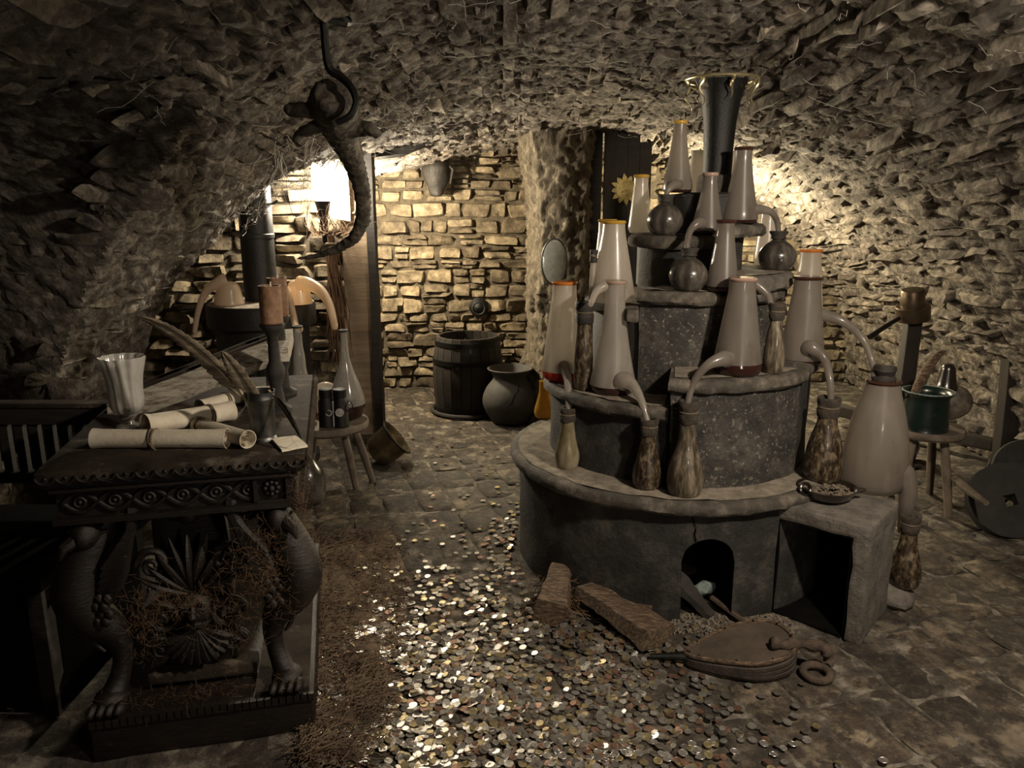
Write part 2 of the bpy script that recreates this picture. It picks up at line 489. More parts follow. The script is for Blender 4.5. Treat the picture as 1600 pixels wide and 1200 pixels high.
def smooth_pts(pts, n=6):
    """Catmull-Rom through points (tuples of any length)"""
    out = []
    P_ = [pts[0]] + list(pts) + [pts[-1]]
    for i in range(1, len(P_) - 2):
        p0, p1, p2, p3 = P_[i - 1], P_[i], P_[i + 1], P_[i + 2]
        for k in range(n):
            t = k / n
            out.append(tuple(0.5 * (2 * b + (c - a) * t + (2 * a - 5 * b + 4 * c - d) * t * t + (3 * b - a - 3 * c + d) * t ** 3)
                             for a, b, c, d in zip(p0, p1, p2, p3)))
    out.append(tuple(pts[-1]))
    return out


def build(name, mb, mat, parent=None, smooth=True, angle=40, loc=None, tone=None):
    if parent is not None:
        org = WO[parent.name]
    elif loc is not None:
        org = Vector(loc)
    else:
        xs = [v[0] for v in mb.v]
        ys = [v[1] for v in mb.v]
        zs = [v[2] for v in mb.v]
        org = Vector(((min(xs) + max(xs)) / 2, (min(ys) + max(ys)) / 2, min(zs)))
    me = bpy.data.meshes.new(name)
    me.from_pydata([(v[0] - org.x, v[1] - org.y, v[2] - org.z) for v in mb.v], [], mb.f)
    me.update()
    if smooth:
        me.polygons.foreach_set('use_smooth', [True] * len(me.polygons))
        me.set_sharp_from_angle(angle=math.radians(angle))
    if tone is not None:
        at = me.attributes.new('tone', 'FLOAT', 'POINT')
        if isinstance(tone, (int, float)):
            tone = [tone] * len(mb.v)
        at.data.foreach_set('value', tone)
    me.materials.append(mat)
    o = bpy.data.objects.new(name, me)
    COL.objects.link(o)
    if parent is not None:
        o.parent = parent
        WO[o.name] = org
    else:
        o.location = org
        WO[o.name] = org
    return o


def tag(o, label, cat, group=None):
    o['label'] = label
    o['category'] = cat
    if group:
        o['group'] = group
    return o


def thing(name, label, cat, loc, group=None):
    o = bpy.data.objects.new(name, None)
    o.empty_display_size = 0.05
    COL.objects.link(o)
    o.location = loc
    WO[o.name] = Vector(loc)
    return tag(o, label, cat, group)


def struct(o):
    o['kind'] = 'structure'
    return o


def stuff(o):
    o['kind'] = 'stuff'
    return o


def RZ(a):
    return Matrix.Rotation(math.radians(a), 3, 'Z')


def RX(a):
    return Matrix.Rotation(math.radians(a), 3, 'X')


def RY(a):
    return Matrix.Rotation(math.radians(a), 3, 'Y')


def axis_rot(d):
    """rotation taking +Z to direction d"""
    return Vector((0, 0, 1)).rotation_difference(Vector(d).normalized()).to_matrix()


# ---------------------------------------------------------------- the setting
CX0, AL, AR = 0.35, 2.45, 2.55


def zc(Y):
    return 2.12 - 0.04 * (Y - 2.5)


def vault(t, Y):
    c, s_ = math.cos(t), math.sin(t)
    k = 1.0
    if c < 0 and Y > 4.0:
        k = 1.0 + 0.18 * (Y - 4.0) * min(1, max(0, (t - 1.95) / 0.3))
    X = CX0 + (AR if c > 0 else AL) * math.copysign(abs(c) ** 0.96, c) * k
    z = zc(Y) * abs(s_) ** 0.96
    n = MN.noise(Vector((X * 0.9, Y * 0.9, z * 0.9 + 5))) * 0.06 + MN.noise(Vector((X * 2.3, Y * 2.3, z * 2.3))) * 0.03
    return Vector((X + c * n, Y, z + s_ * n * (1 if z > 0.2 else 0)))


LUN_X0, LUN_X1 = -0.70, -2.75


def lun_z(Y):
    q = 1 - ((Y - 2.2) / 1.0) ** 2
    return 0.5 + 1.34 * math.sqrt(q) if q > 0 else -1


def lun(a, X):
    """niche vault running along X; a = angle across Y"""
    Y = 2.2 - math.cos(a) * 1.0
    z = 0.5 + 1.34 * math.sin(a)
    n = MN.noise(Vector((X * 2, Y * 2, z * 2 + 9))) * 0.04
    return Vector((X, Y - math.cos(a) * n, z + math.sin(a) * n))


def surf_normal(f, u, v, inside):
    p = f(u, v)
    e = 0.004
    n = (f(u + e, v) - p).cross(f(u, v + e) - p)
    if n.length < 1e-12:
        n = Vector((0, 0, 1))
    n.normalize()
    if n.dot(inside - p) < 0:
        n = -n
    return p, n


def flake(p, st, sc, seed):
    """angular chips: every cell is a plane of its own height and tilt"""
    q = Vector((p.x * sc * st[0] + seed, p.y * sc * st[1], p.z * sc * st[2]))
    d, pts = MN.voronoi(q)
    c = pts[0]
    r = MN.noise_vector(c * 7.31)
    h = MN.noise(c * 5.17 + Vector((3, 1, seed)))
    return h + r.dot(q - c) * 1.1 - max(0, 0.10 - (d[1] - d[0])) * 3.5


def grid(f, us, vs, inside, amp=0.02, bs=14.0, off=0.0, keep=None, oct=4, chips=None):
    nu, nv = len(us), len(vs)
    vsx = []
    ok = []
    for u in us:
        for v in vs:
            p, n = surf_normal(f, u, v, inside(u, v))
            d = MN.fractal(p * bs, 0.9, 2.1, oct, noise_basis='BLENDER') * amp
            if chips:
                for (st, sc_, am_) in chips:
                    d += flake(p, st, sc_, sc_) * am_
            q = p + n * (d + (off(u, v) if callable(off) else off))
            vsx.append(q)
            ok.append(True if keep is None else keep(p, u, v))
    fs = []
    for i in range(nu - 1):
        for j in range(nv - 1):
            a, b, c, d = i * nv + j, i * nv + j + 1, (i + 1) * nv + j + 1, (i + 1) * nv + j
            if ok[a] and ok[b] and ok[c] and ok[d]:
                fs.append((a, b, c, d))
    used = sorted({i for f_ in fs for i in f_})
    mp = {k: i for i, k in enumerate(used)}
    mb = MB()
    mb.add([vsx[k] for k in used], [tuple(mp[i] for i in f_) for f_ in fs])
    return mb


def roughen_box(c, size, n=10):
    """long upright timber with slightly wavy edges"""
    return MB().beam((c[0], c[1], c[2] - size[2] / 2), (c[0], c[1], c[2] + size[2] / 2), size[0], size[1], up=(0, 1, 0), jitter=0.004, nseg=n)


def frange(a, b, n):
    return [a + (b - a) * i / n for i in range(n + 1)]


def pillow(f, inside, u0, u1, v0, v1, d, rng, tilt=0.3, amp=0.012, bs=22.0, sink=0.03, skew=0.1,
           gu=(0, .10, .36, .66, .90, 1), gv=(0, .14, .5, .86, 1), vseed=0):
    """one irregular stone lying on the surface f between (u0,v0) and (u1,v1)"""
    tu, tv = rng.uniform(-tilt, tilt) * d, rng.uniform(-tilt, tilt) * d
    c4 = [(rng.uniform(-skew, skew), rng.uniform(-skew, skew)) for _ in range(4)]
    vs, fs = [], []
    su, sv = u1 - u0, v1 - v0
    for a in gu:
        for b in gv:
            ja = ((c4[0][0] * (1 - a) + c4[1][0] * a) * (1 - b) + (c4[2][0] * (1 - a) + c4[3][0] * a) * b)
            jb = ((c4[0][1] * (1 - a) + c4[1][1] * a) * (1 - b) + (c4[2][1] * (1 - a) + c4[3][1] * a) * b)
            # round the corners
            aa, bb = a * 2 - 1, b * 2 - 1
            k = 1 - 0.10 * (aa * aa * bb * bb)
            u = (u0 + u1) / 2 + su / 2 * aa * k + ja * su
            v = (v0 + v1) / 2 + sv / 2 * bb * k + jb * sv
            p, n = surf_normal(f, u, v, inside(u, v))
            edge = a in (0, 1) or b in (0, 1)
            if edge:
                h = -sink
            else:
                h = d + tu * aa * 2 + tv * bb * 2 + MN.noise(p * bs + Vector((vseed, 0, 0))) * amp * 1.6 + MN.noise(p * bs * 2.7) * amp * 0.7
            q = p + n * h
            if not edge:
                q += MN.noise_vector(p * 13) * 0.006
            vs.append(q)
    nv = len(gv)
    for i in range(len(gu) - 1):
        for j in range(nv - 1):
            fs.append((i * nv + j, i * nv + j + 1, (i + 1) * nv + j + 1, (i + 1) * nv + j))
    return vs, fs


def courses(rng, u0, u1, v0, v1, hu, wv, gap, big=0.0):
    """rows across u (thickness hu range), stones along v (length wv range); yields rectangles"""
    out = []
    u = u0
    while u < u1 - 1e-6:
        h = rng.uniform(*hu)
        if u + h > u1:
            h = u1 - u
        v = v0 - rng.uniform(0, wv[1])
        while v < v1:
            w_ = rng.uniform(*wv)
            a, b = max(v, v0), min(v + w_, v1)
            if b - a > wv[0] * 0.5:
                if rng.random() < big and h > hu[0]:
                    m = rng.uniform(0.4, 0.6)
                    out.append((u + gap / 2, u + h * m - gap / 2, a + gap / 2, b - gap / 2))
                    out.append((u + h * m + gap / 2, u + h - gap / 2, a + gap / 2, b - gap / 2))
                else:
                    out.append((u + gap / 2, u + h - gap / 2, a + gap / 2, b - gap / 2))
            v += w_
        u += h
    return out


def place_pieces(parent, name, rest_name, pieces, mat, rng, limit=300, angle=50):
    """pieces: (verts, faces). The ones that show largest become objects, the rest one 'stuff' part"""
    sc = []
    for vs, fs in pieces:
        c = sum((Vector(v) for v in vs), Vector()) / len(vs)
        q = proj(c)
        rad = max((Vector(v) - c).length for v in vs)
        if q is None or not (-60 < q[0] < 1660 and -60 < q[1] < 1260):
            sc.append(0 - (c - Vector((0, 0, 1.5))).length * 1e-3)
        else:
            sc.append(rad / q[2])
    order = sorted(range(len(pieces)), key=lambda i: -sc[i])
    rest = MB()
    rt = []
    for k, i in enumerate(order):
        vs, fs = pieces[i]
        t = rng.random()
        if k < limit and sc[i] > 0:
            mb = MB().add(vs, fs)
            build(name, mb, mat, parent, angle=angle, tone=t)
        else:
            rest.add(vs, fs)
            rt += [t] * len(vs)
    if rest.v:
        stuff(build(rest_name, rest, mat, parent, angle=angle, tone=rt))


rng = random.Random(3)
CHIPS = [((1.25, 0.6, 1.25), 9.0, 0.016), ((1.1, 0.8, 1.1), 24.0, 0.009)]
ctr = lambda u, v: Vector((CX0, v, 0.6))
T_R, T_L = math.radians(38), math.radians(123)

# vault crown, right haunch, left haunch
mb = grid(vault, frange(T_R, T_L, 250), [-0.8 + 0.2 * i for i in range(12)] + frange(1.6, 6.6, 330), ctr, 0.013, 22, lambda u, v: 0.004 if u > 1.35 else -0.008, chips=CHIPS)
ceiling = struct(build('ceiling', mb, VAULT_MORTAR, angle=70, loc=(0, 0, 0)))
mb = grid(vault, frange(-0.02, T_R, 110), [-0.8 + 0.2 * i for i in range(14)] + frange(2.0, 6.6, 300), ctr, 0.012, 22, -0.010, chips=CHIPS)
wall_right = struct(build('wall_right', mb, VAULT_MORTAR, angle=70, loc=(0, 0, 0)))


def keep_left(p, u, v):
    return not (p.x < LUN_X0 and p.z < lun_z(p.y) - 0.03 and p.z > 0.5)


mb = grid(vault, frange(T_L, math.pi + 0.02, 130), [-0.8 + 0.2 * i for i in range(10)] + frange(1.2, 4.34, 220), ctr, 0.014, 22, 0.003, keep_left, chips=CHIPS)
wall_left = struct(build('wall_left', mb, VAULT_MORTAR, angle=70, loc=(0, 0, 0)))


def main_z(X, Y):
    c = (X - CX0) / AL
    return zc(Y) * math.sqrt(max(0, 1 - c * c))


lctr = lambda a, X: Vector((X, 2.2, 0.5))
mb = grid(lun, frange(0, math.pi, 120), frange(LUN_X1, LUN_X0, 110), lctr, 0.012, 18, 0.003, lambda p, u, v: p.z > main_z(p.x, p.y) - 0.02, chips=CHIPS)
mb2 = grid(lambda a, b: Vector((LUN_X1 + 0.02, a, b)), frange(1.15, 3.25, 40), frange(-0.02, 1.9, 40), lambda a, b: Vector((0, a, b)), 0.03, 8)
mb.add(mb2.v, mb2.f)
for sgn in (0, 1):
    yy = 1.2 + 2.0 * sgn
    m3 = grid(lambda a, b: Vector((a, yy, b)), frange(LUN_X1, -1.9, 20), frange(-0.02, 0.6, 14), lambda a, b: Vector((a, 2.2, b)), 0.02, 8)
    mb.add(m3.v, m3.f)
niche = struct(build('wall_niche', mb, VAULT_MORTAR, angle=70, loc=(0, 0, 0)))

# rubble of the vault
R_ = 2.3
vf = vault
pc = []
for (u0, u1, v0, v1) in courses(rng, T_R, 1.35, 0.9, 6.55, (0.06 / R_, 0.11 / R_), (0.20, 0.46), 0.018):
    d = rng.choice((-0.006, 0.006, 0.014, 0.022, 0.030))
    pc.append(pillow(vf, ctr, u0, u1, v0, v1, d, rng, 0.5, 0.015, 19, 0.035, 0.08))
for (u0, u1, v0, v1) in courses(rng, 1.35, T_L, 0.9, 6.55, (0.055 / R_, 0.115 / R_), (0.13, 0.36), 0.012):
    d = rng.choice((-0.012, -0.004, 0.004, 0.010, 0.017))
    pc.append(pillow(vf, ctr, u0, u1 + 0.004, v0, v1, d, rng, 0.45, 0.015, 21, 0.03, 0.09))
place_pieces(ceiling, 'stone', 'rubble_stones', pc, VAULT, rng)
pc = []
for (u0, u1, v0, v1) in courses(rng, 0.0, T_R, 1.9, 6.55, (0.06 / R_, 0.13 / R_), (0.16, 0.46), 0.016, 0.15):
    d = rng.choice((-0.008, 0.004, 0.012, 0.020, 0.028))
    pc.append(pillow(vf, ctr, u0, u1, v0, v1, d, rng, 0.5, 0.018, 17, 0.035, 0.10))
place_pieces(wall_right, 'stone', 'rubble_stones', pc, VAULT, rng)
pc = []
for (u0, u1, v0, v1) in courses(rng, T_L, math.pi, 0.8, 4.32, (0.06 / R_, 0.12 / R_), (0.14, 0.40), 0.012):
    p = vf((u0 + u1) / 2, (v0 + v1) / 2)
    if keep_left(p, 0, 0):
        pc.append(pillow(vf, ctr, u0, u1 + 0.004, v0, v1, rng.choice((-0.01, -0.002, 0.004, 0.010)), rng, 0.4, 0.016, 18, 0.03, 0.07))
place_pieces(wall_left, 'stone', 'rubble_stones', pc, VAULT, rng)
pc = []
for (u0, u1, v0, v1) in courses(rng, 0.1, math.pi - 0.1, LUN_X1 + 0.05, LUN_X0, (0.07 / 1.2, 0.13 / 1.2), (0.15, 0.36), 0.012):
    p = lun((u0 + u1) / 2, (v0 + v1) / 2)
    if p.z > main_z(p.x, p.y) + 0.01:
        pc.append(pillow(lun, lctr, u0, u1, v0, v1, rng.choice((-0.01, 0.0, 0.006)), rng, 0.4, 0.012, 18, 0.03, 0.07))
place_pieces(niche, 'stone', 'rubble_stones', pc, VAULT, rng)


# flat walls of coursed rubble
def stone_wall(name, x0, x1, Y, z1, hu, wv, big, seed, z0=0.0, amp=0.022, dd=(0.008, 0.018, 0.03), mat=WALLSTONE, skewx=0.0):
    r = random.Random(seed)
    f = lambda a, b: Vector((b, Y + skewx * (b - x0) + MN.noise(Vector((a * 1.5, b * 1.5, seed))) * 0.03, a))
    ins = lambda a, b: Vector((b, Y - 1, a))
    m = grid(f, frange(z0 - 0.03, z1, int((z1 - z0) / 0.025)), frange(x0, x1, int((x1 - x0) / 0.025)), ins, 0.014, 16, -0.018)
    o = struct(build(name, m, WALLMORTAR, angle=70, loc=(0, 0, 0)))
    ps = []
    for (u0, u1, v0, v1) in courses(r, z0, z1, x0, x1, hu, wv, 0.007, big):
        ps.append(pillow(f, ins, u0, u1, v0, v1, r.choice(dd), r, 0.5, amp, 24, 0.04, 0.12, (0, .12, .5, .88, 1), (0, .07, .28, .5, .72, .93, 1)))
    place_pieces(o, 'stone', 'rubble_stones', ps, mat, r)
    return o


stone_wall('wall_passage', -1.25, 0.35, 6.36, 2.02, (0.065, 0.135), (0.09, 0.27), 0.30, 11)
stone_wall('wall_back_left', -2.75, -0.95, 5.06, 1.95, (0.06, 0.12), (0.10, 0.28), 0.18, 12, dd=(0.01, 0.025, 0.045))
stone_wall('wall_back', 0.5, 3.1, 6.58, 2.0, (0.07, 0.13), (0.12, 0.3), 0.2, 13)

# recess beside the stove: side wall and low ceiling behind the haunch
mb = MB()
m = grid(lambda a, b: Vector((-2.7, a, b)), frange(4.1, 5.1, 30), frange(-0.02, 1.95, 50), lambda a, b: Vector((0, a, b)), 0.03, 9)
mb.add(m.v, m.f)
m = grid(lambda a, b: Vector((a, b, 1.86)), frange(-2.75, -0.95, 40), frange(4.25, 5.1, 24), lambda a, b: Vector((a, b, 0)), 0.03, 9)
mb.add(m.v, m.f)
struct(build('wall_recess', mb, WALLMORTAR, angle=70, loc=(0, 0, 0)))
# left reveal of the passage
m = grid(lambda a, b: Vector((-1.24, a, b)), frange(5.14, 6.4, 34), frange(-0.02, 2.0, 50), lambda a, b: Vector((0, a, b)), 0.03, 9)
struct(build('wall_reveal', m, WALLMORTAR, angle=70, loc=(0, 0, 0)))


# crumbling pier between passage and panel
def pier(a, b):
    """a runs along the plan outline, b is the height"""
    pts = [(0.13, 6.38), (0.12, 5.9), (0.14, 5.45), (0.20, 5.27), (0.33, 5.22), (0.50, 5.24), (0.57, 5.36), (0.58, 5.6)]
    k = min(max(a, 0), 0.99999) * (len(pts) - 1)
    i = int(k)
    f = k - i
    x = pts[i][0] * (1 - f) + pts[i + 1][0] * f
    y = pts[i][1] * (1 - f) + pts[i + 1][1] * f
    fl = max(0, b - 1.6) * 0.22 + max(0, 0.45 - b) * 0.22
    n = MN.noise(Vector((x * 3, y * 3, b * 2.2))) * 0.03
    return Vector((x - fl * (1 if a < 0.5 else 0.2) + n, y - fl * 0.5 + n, b))


m = grid(pier, frange(0, 1, 90), frange(-0.02, 2.05, 110), lambda a, b: Vector((0.2, 3.5, b)) if a > 0.3 else Vector((-2, 5.6, b)), 0.022, 20, 0, oct=6, chips=[((1.3, 1.3, 0.55), 14.0, 0.014), ((1.2, 1.2, 0.7), 34.0, 0.008)])
struct(build('wall_pier', m, PLASTER, angle=70, loc=(0, 0, 0)))

# stone jamb with dark timber edge, left of the passage
jr = random.Random(5)
o_j = None
mb = MB()
jx0, jx1, jy = -1.09, -0.905, 4.99
zs = frange(0, 1.96, 80)
prof = [(jx0, jy + 0.2), (jx0, jy), (jx0 + 0.012, jy - 0.01), (jx1, jy - 0.01), (jx1, jy + 0.2)]
vs, fs = [], []
for z in zs:
    for (x, y) in prof:
        k = 0.003 * math.sin(z * 260) + MN.noise(Vector((x * 4, y * 4, z * 4))) * 0.012
        vs.append((x + k, y + k, z))
for i in range(len(zs) - 1):
    for j in range(len(prof) - 1):
        fs.append((i * 5 + j, i * 5 + j + 1, (i + 1) * 5 + j + 1, (i + 1) * 5 + j))
mb.add(vs, fs)
trim = struct(build('trim_1', mb, JAMB, angle=60, loc=(0, 0, 0)))
mb = MB().beam((-0.885, 4.985, 0), (-0.895, 4.985, 1.93), 0.05, 0.10, up=(0, 1, 0), jitter=0.006, nseg=14)
struct(build('trim_2', mb, BWOOD, loc=(0, 0, 0)))
# timber lintel over the passage
pts = [P(588, 236, 5.05), P(628, 232, 5.05), P(664, 224, 5.05)]
mb = MB().tube(pts, [0.055, 0.05, 0.02], 8)
struct(build('trim_3', mb, BWOOD, loc=(0, 0, 0)))

# dark timber panelling with posts right of the pier
mb = roughen_box((0.53, 5.36, 1.0), (0.14, 0.10, 2.0))
wp = struct(build('trim_4', mb, BWOOD, loc=(0, 0, 0)))
build('post', roughen_box((0.655, 5.33, 1.0), (0.075, 0.08, 2.0)), POSTW, wp)
for k in range(3):
    build('board', roughen_box((0.735 + k * 0.081, 5.37, 1.0 - 0.02 * k), (0.079, 0.03, 2.0 - k * 0.04)), BWOOD, wp)

# ---------------------------------------------------------------- floor
m = grid(lambda a, b: Vector((a, b, 0)), frange(-3.0, 3.2, 150), frange(-0.8, 6.7, 180), lambda a, b: Vector((a, b, 1)), 0.009, 6, -0.003)
floor = struct(build('floor', m, FLOOR_D, angle=70, loc=(0, 0, 0)))
fd = Vector((-0.30, 1.0, 0)).normalized()
fx = Vector((fd.y, -fd.x, 0))
ff = lambda a, b: fx * a + fd * b + Vector((0, 0, MN.noise(Vector((a * 1.3, b * 1.3, 2))) * 0.008))
fi = lambda a, b: Vector((fx * a + fd * b).to_tuple()) + Vector((0, 0, 1))
pr = random.Random(21)
pc = []
for (u0, u1, v0, v1) in courses(pr, -1.6, 3.6, 0.9, 7.2, (0.15, 0.19), (0.24, 0.36), 0.006):
    c = ff((u0 + u1) / 2, (v0 + v1) / 2)
    if not (-1.6 < c.x < 3.0 and 1.0 < c.y < 6.6):
        continue
    q = proj(c)
    if q is None or not (300 < q[0] < 1750 and q[1] < 1300):
        continue
    vs, fs = pillow(ff, fi, u0, u1, v0, v1, pr.choice((0.0003, 0.0012, 0.0024)), pr, 0.4, 0.003, 12, 0.006, 0.02, (0, .05, .35, .65, .95, 1), (0, .03, .35, .7, .97, 1))
    pc.append((vs, fs))
place_pieces(floor, 'paver', 'paving_stones', pc, PAVER, pr)

# ---------------------------------------------------------------- furnace
import bmesh


def roughen(mb, cuts=4, amp=0.006, bs=14, bevel=0.0, seed=0):
    bm = bmesh.new()
    vv = [bm.verts.new(v) for v in mb.v]
    for f in mb.f:
        try:
            bm.faces.new([vv[i] for i in f])
        except ValueError:
            pass
    bmesh.ops.remove_doubles(bm, verts=bm.verts, dist=1e-5)
    if bevel:
        bmesh.ops.bevel(bm, geom=bm.edges[:] + bm.verts[:], offset=bevel, segments=2, affect='EDGES', profile=0.6)
    if cuts:
        bmesh.ops.subdivide_edges(bm, edges=bm.edges[:], cuts=cuts, use_grid_fill=True)
    bmesh.ops.recalc_face_normals(bm, faces=bm.faces[:])
    sd = Vector((seed, seed * 0.7, 0))
    for v in bm.verts:
        v.co += MN.noise_vector(v.co * bs + sd) * amp
    out = MB()
    bm.verts.index_update()
    out.add([tuple(v.co) for v in bm.verts], [tuple(v.index for v in f.verts) for f in bm.faces])
    bm.free()
    return out


def pol(c, r, phi):
    a = math.radians(phi)
    return c[0] + r * math.sin(a), c[1] - r * math.cos(a)


def drum(parent, name, c, p0, p1, r, z0, z1, mat, arch=None, amp=0.006):
    """upright curved wall from angle p0 to p1 with its two flat ends"""
    mb = MB()
    cols = []
    n = max(6, int((p1 - p0) / 4))
    for i in range(n + 1):
        cols.append((p0 + (p1 - p0) * i / n, z0))
    if arch:
        a0, a1, spring, top = arch
        am, hw = (a0 + a1) / 2, (a1 - a0) / 2
        cols = [q for q in cols if not (a0 - 0.5 < q[0] < a1 + 0.5)]
        ar = [(a0, z0)]
        for k in range(17):
            x = -1 + 2 * k / 16
            ar.append((am + hw * x, spring + (top - spring) * math.sqrt(max(0, 1 - x * x))))
        ar.append((a1, z0))
        cols = sorted([q for q in cols if q[0] < a0]) + ar + sorted([q for q in cols if q[0] > a1])
    nz_ = max(4, int((z1 - z0) / 0.03))
    vs, fs = [], []
    for (phi, zl) in cols:
        for k in range(nz_ + 1):
            z = zl + (z1 - zl) * k / nz_
            x, y = pol(c, r, phi)
            q = Vector((x, y, z))
            q += MN.noise_vector(q * 9) * amp
            vs.append(q)
    m = nz_ + 1
    for i in range(len(cols) - 1):
        for k in range(nz_):
            fs.append((i * m + k, (i + 1) * m + k, (i + 1) * m + k + 1, i * m + k + 1))
    mb.add(vs, fs)
    if p1 - p0 < 359:
        for phi in (p0, p1):
            x, y = pol(c, r, phi)
            mb.add([(c[0], c[1], z0), (x, y, z0), (x, y, z1), (c[0], c[1], z1)], [(0, 1, 2, 3)])
    return build(name, mb, mat, parent, angle=50)


def ledge(parent, c, p0, p1, r, zt, th=0.05, mat=None, dust=True, amp=0.005):
    prof = [(0.02, zt), (r * 0.5, zt), (r - 0.04, zt), (r - 0.012, zt - 0.004), (r, zt - 0.016), (r + 0.001, zt - th + 0.012),
            (r - 0.010, zt - th), (r - 0.06, zt - th), (0.02, zt - th)]
    n = max(6, int((p1 - p0) / 3))
    vs, fs = [], []
    for i in range(n + 1):
        phi = p0 + (p1 - p0) * i / n
        for (rr, z) in prof:
            x, y = pol(c, rr, phi)
            q = Vector((x, y, z))
            q += MN.noise_vector(q * 16) * amp + MN.noise_vector(q * 40) * amp * 0.4
            vs.append(q)
    m = len(prof)
    for i in range(n):
        for k in range(m - 1):
            fs.append((i * m + k, i * m + k + 1, (i + 1) * m + k + 1, (i + 1) * m + k))
    if p1 - p0 < 359:
        fs.append(tuple(range(m)))
        fs.append(tuple(n * m + k for k in reversed(range(m))))
    o = build('ledge', MB().add(vs, fs), mat or LEDGE, parent, angle=45)
    if dust:
        vs, fs = [], []
        rr = frange(0.03, r - 0.035, 8)
        for i in range(n + 1):
            phi = p0 + 2 + (p1 - p0 - 4) * i / n
            for q_ in rr:
                x, y = pol(c, q_ + MN.noise(Vector((phi * 0.15, q_ * 5, zt))) * 0.012, phi)
                q = Vector((x, y, zt + 0.0015 + abs(MN.noise(Vector((x * 30, y * 30, zt)))) * 0.006))
                vs.append(q)
        m = len(rr)
        for i in range(n):
            for k in range(m - 1):
                fs.append((i * m + k, i * m + k + 1, (i + 1) * m + k + 1, (i + 1) * m + k))
        build('dust', MB().add(vs, fs), DUST, o, angle=60)
    return o


FC = (0.70, 3.24)
furnace = thing('stepped_furnace', 'large round stepped masonry furnace crowned by a black chimney pipe and crowded with flasks', 'furnace', (FC[0], FC[1], 0))
A0, A1, ASP, ATP = -7.0, 9.6, 0.235, 0.33
drum(furnace, 'tier_wall', FC, -180, 180, 0.665, -0.01, 0.44, SOOT, (A0, A1, ASP, ATP))
ledge(furnace, FC, -180, 180, 0.705, 0.48)
# firebox tunnel behind the arch
am, hw = (A0 + A1) / 2, (A1 - A0) / 2
outl = [(A0, -0.01)] + [(am + hw * (-1 + 2 * k / 16), ASP + (ATP - ASP) * math.sqrt(max(0, 1 - (-1 + 2 * k / 16) ** 2))) for k in range(17)] + [(A1, -0.01)]
vs, fs = [], []
x0_, y0_ = pol(FC, 0.668, A0)
x1_, y1_ = pol(FC, 0.668, A1)
for dpt in (0.0, 0.05, 0.45):
    for (ph, z) in outl:
        x, y = pol(FC, 0.668, ph)
        vs.append((x, y + dpt, z))
m = len(outl)
for i in range(2):
    for k in range(m - 1):
        fs.append((i * m + k, i * m + k + 1, (i + 1) * m + k + 1, (i + 1) * m + k))
fs.append(tuple(2 * m + k for k in range(m)))
build('firebox', MB().add(vs, fs), BLACK, furnace, angle=50)
pts = []
for ph, z in ((-3.0, 0.322), (-3.6, 0.35), (-3.2, 0.375), (-4.4, 0.405), (-4.6, 0.43)):
    x, y = pol(FC, 0.668, ph)
    pts.append((x, y, z))
build('crack', MB().tube(pts, [0.002, 0.0025, 0.0015, 0.002, 0.0015], 5), BLACK, furnace)
# second tier
drum(furnace, 'tier_wall', FC, -200, -13.5, 0.530, 0.47, 0.75, SOOT)
ledge(furnace, FC, -200, -13.5, 0.562, 0.785)
drum(furnace, 'tier_wall', FC, -13, 46, 0.556, 0.47, 0.86, SPECK)
ledge(furnace, FC, -14, 46, 0.585, 0.90)
drum(furnace, 'tier_wall', FC, 46.5, 160, 0.55, 0.47, 0.87, SOOT)
ledge(furnace, FC, 47, 160, 0.578, 0.915)
# third tier
C3 = (0.72, 3.26)
drum(furnace, 'tier_wall', C3, -160, -37, 0.37, 0.75, 1.09, SOOT_D)
ledge(furnace, C3, -160, -37, 0.405, 1.13)
drum(furnace, 'tier_wall', C3, -36, 75, 0.385, 0.75, 1.15, SPECK)
ledge(furnace, C3, -36, 75, 0.418, 1.19)
drum(furnace, 'tier_wall', C3, 75, 200, 0.385, 0.89, 1.15, SOOT)
ledge(furnace, C3, 12, 150, 0.44, 1.245, 0.06, BLOCK)
mb = roughen(MB().box(P(987, 492, 2.91), (0.05, 0.06, 0.05)), 2, 0.006, 20, 0.008)
build('bracket_stone', mb, LEDGE, furnace)
# fourth tier
C4 = (0.765, 3.28)
drum(furnace, 'tier_wall', C4, -150, 20, 0.235, 1.18, 1.35, SOOT_D)
ledge(furnace, C4, -150, 20, 0.272, 1.39, 0.052)
drum(furnace, 'tier_wall', C4, 20, 150, 0.20, 1.18, 1.40, SOOT)
ledge(furnace, C4, 18, 150, 0.285, 1.435, 0.05)
# neck under the pipe
C5 = (0.845, 3.30)
drum(furnace, 'tier_wall', C5, -150, 10, 0.185, 1.38, 1.55, SOOT_D)
ledge(furnace, C5, -150, 10, 0.19, 1.555, 0.02, SOOT_D, dust=False)
mb = MB().lathe([(0.082, 1.38), (0.080, 1.60), (0.072, 1.625), (0.055, 1.63)], (C5[0], C5[1] - 0.02, 0), 20, bump=0.004)
build('chimney_neck', mb, LEDGE, furnace)
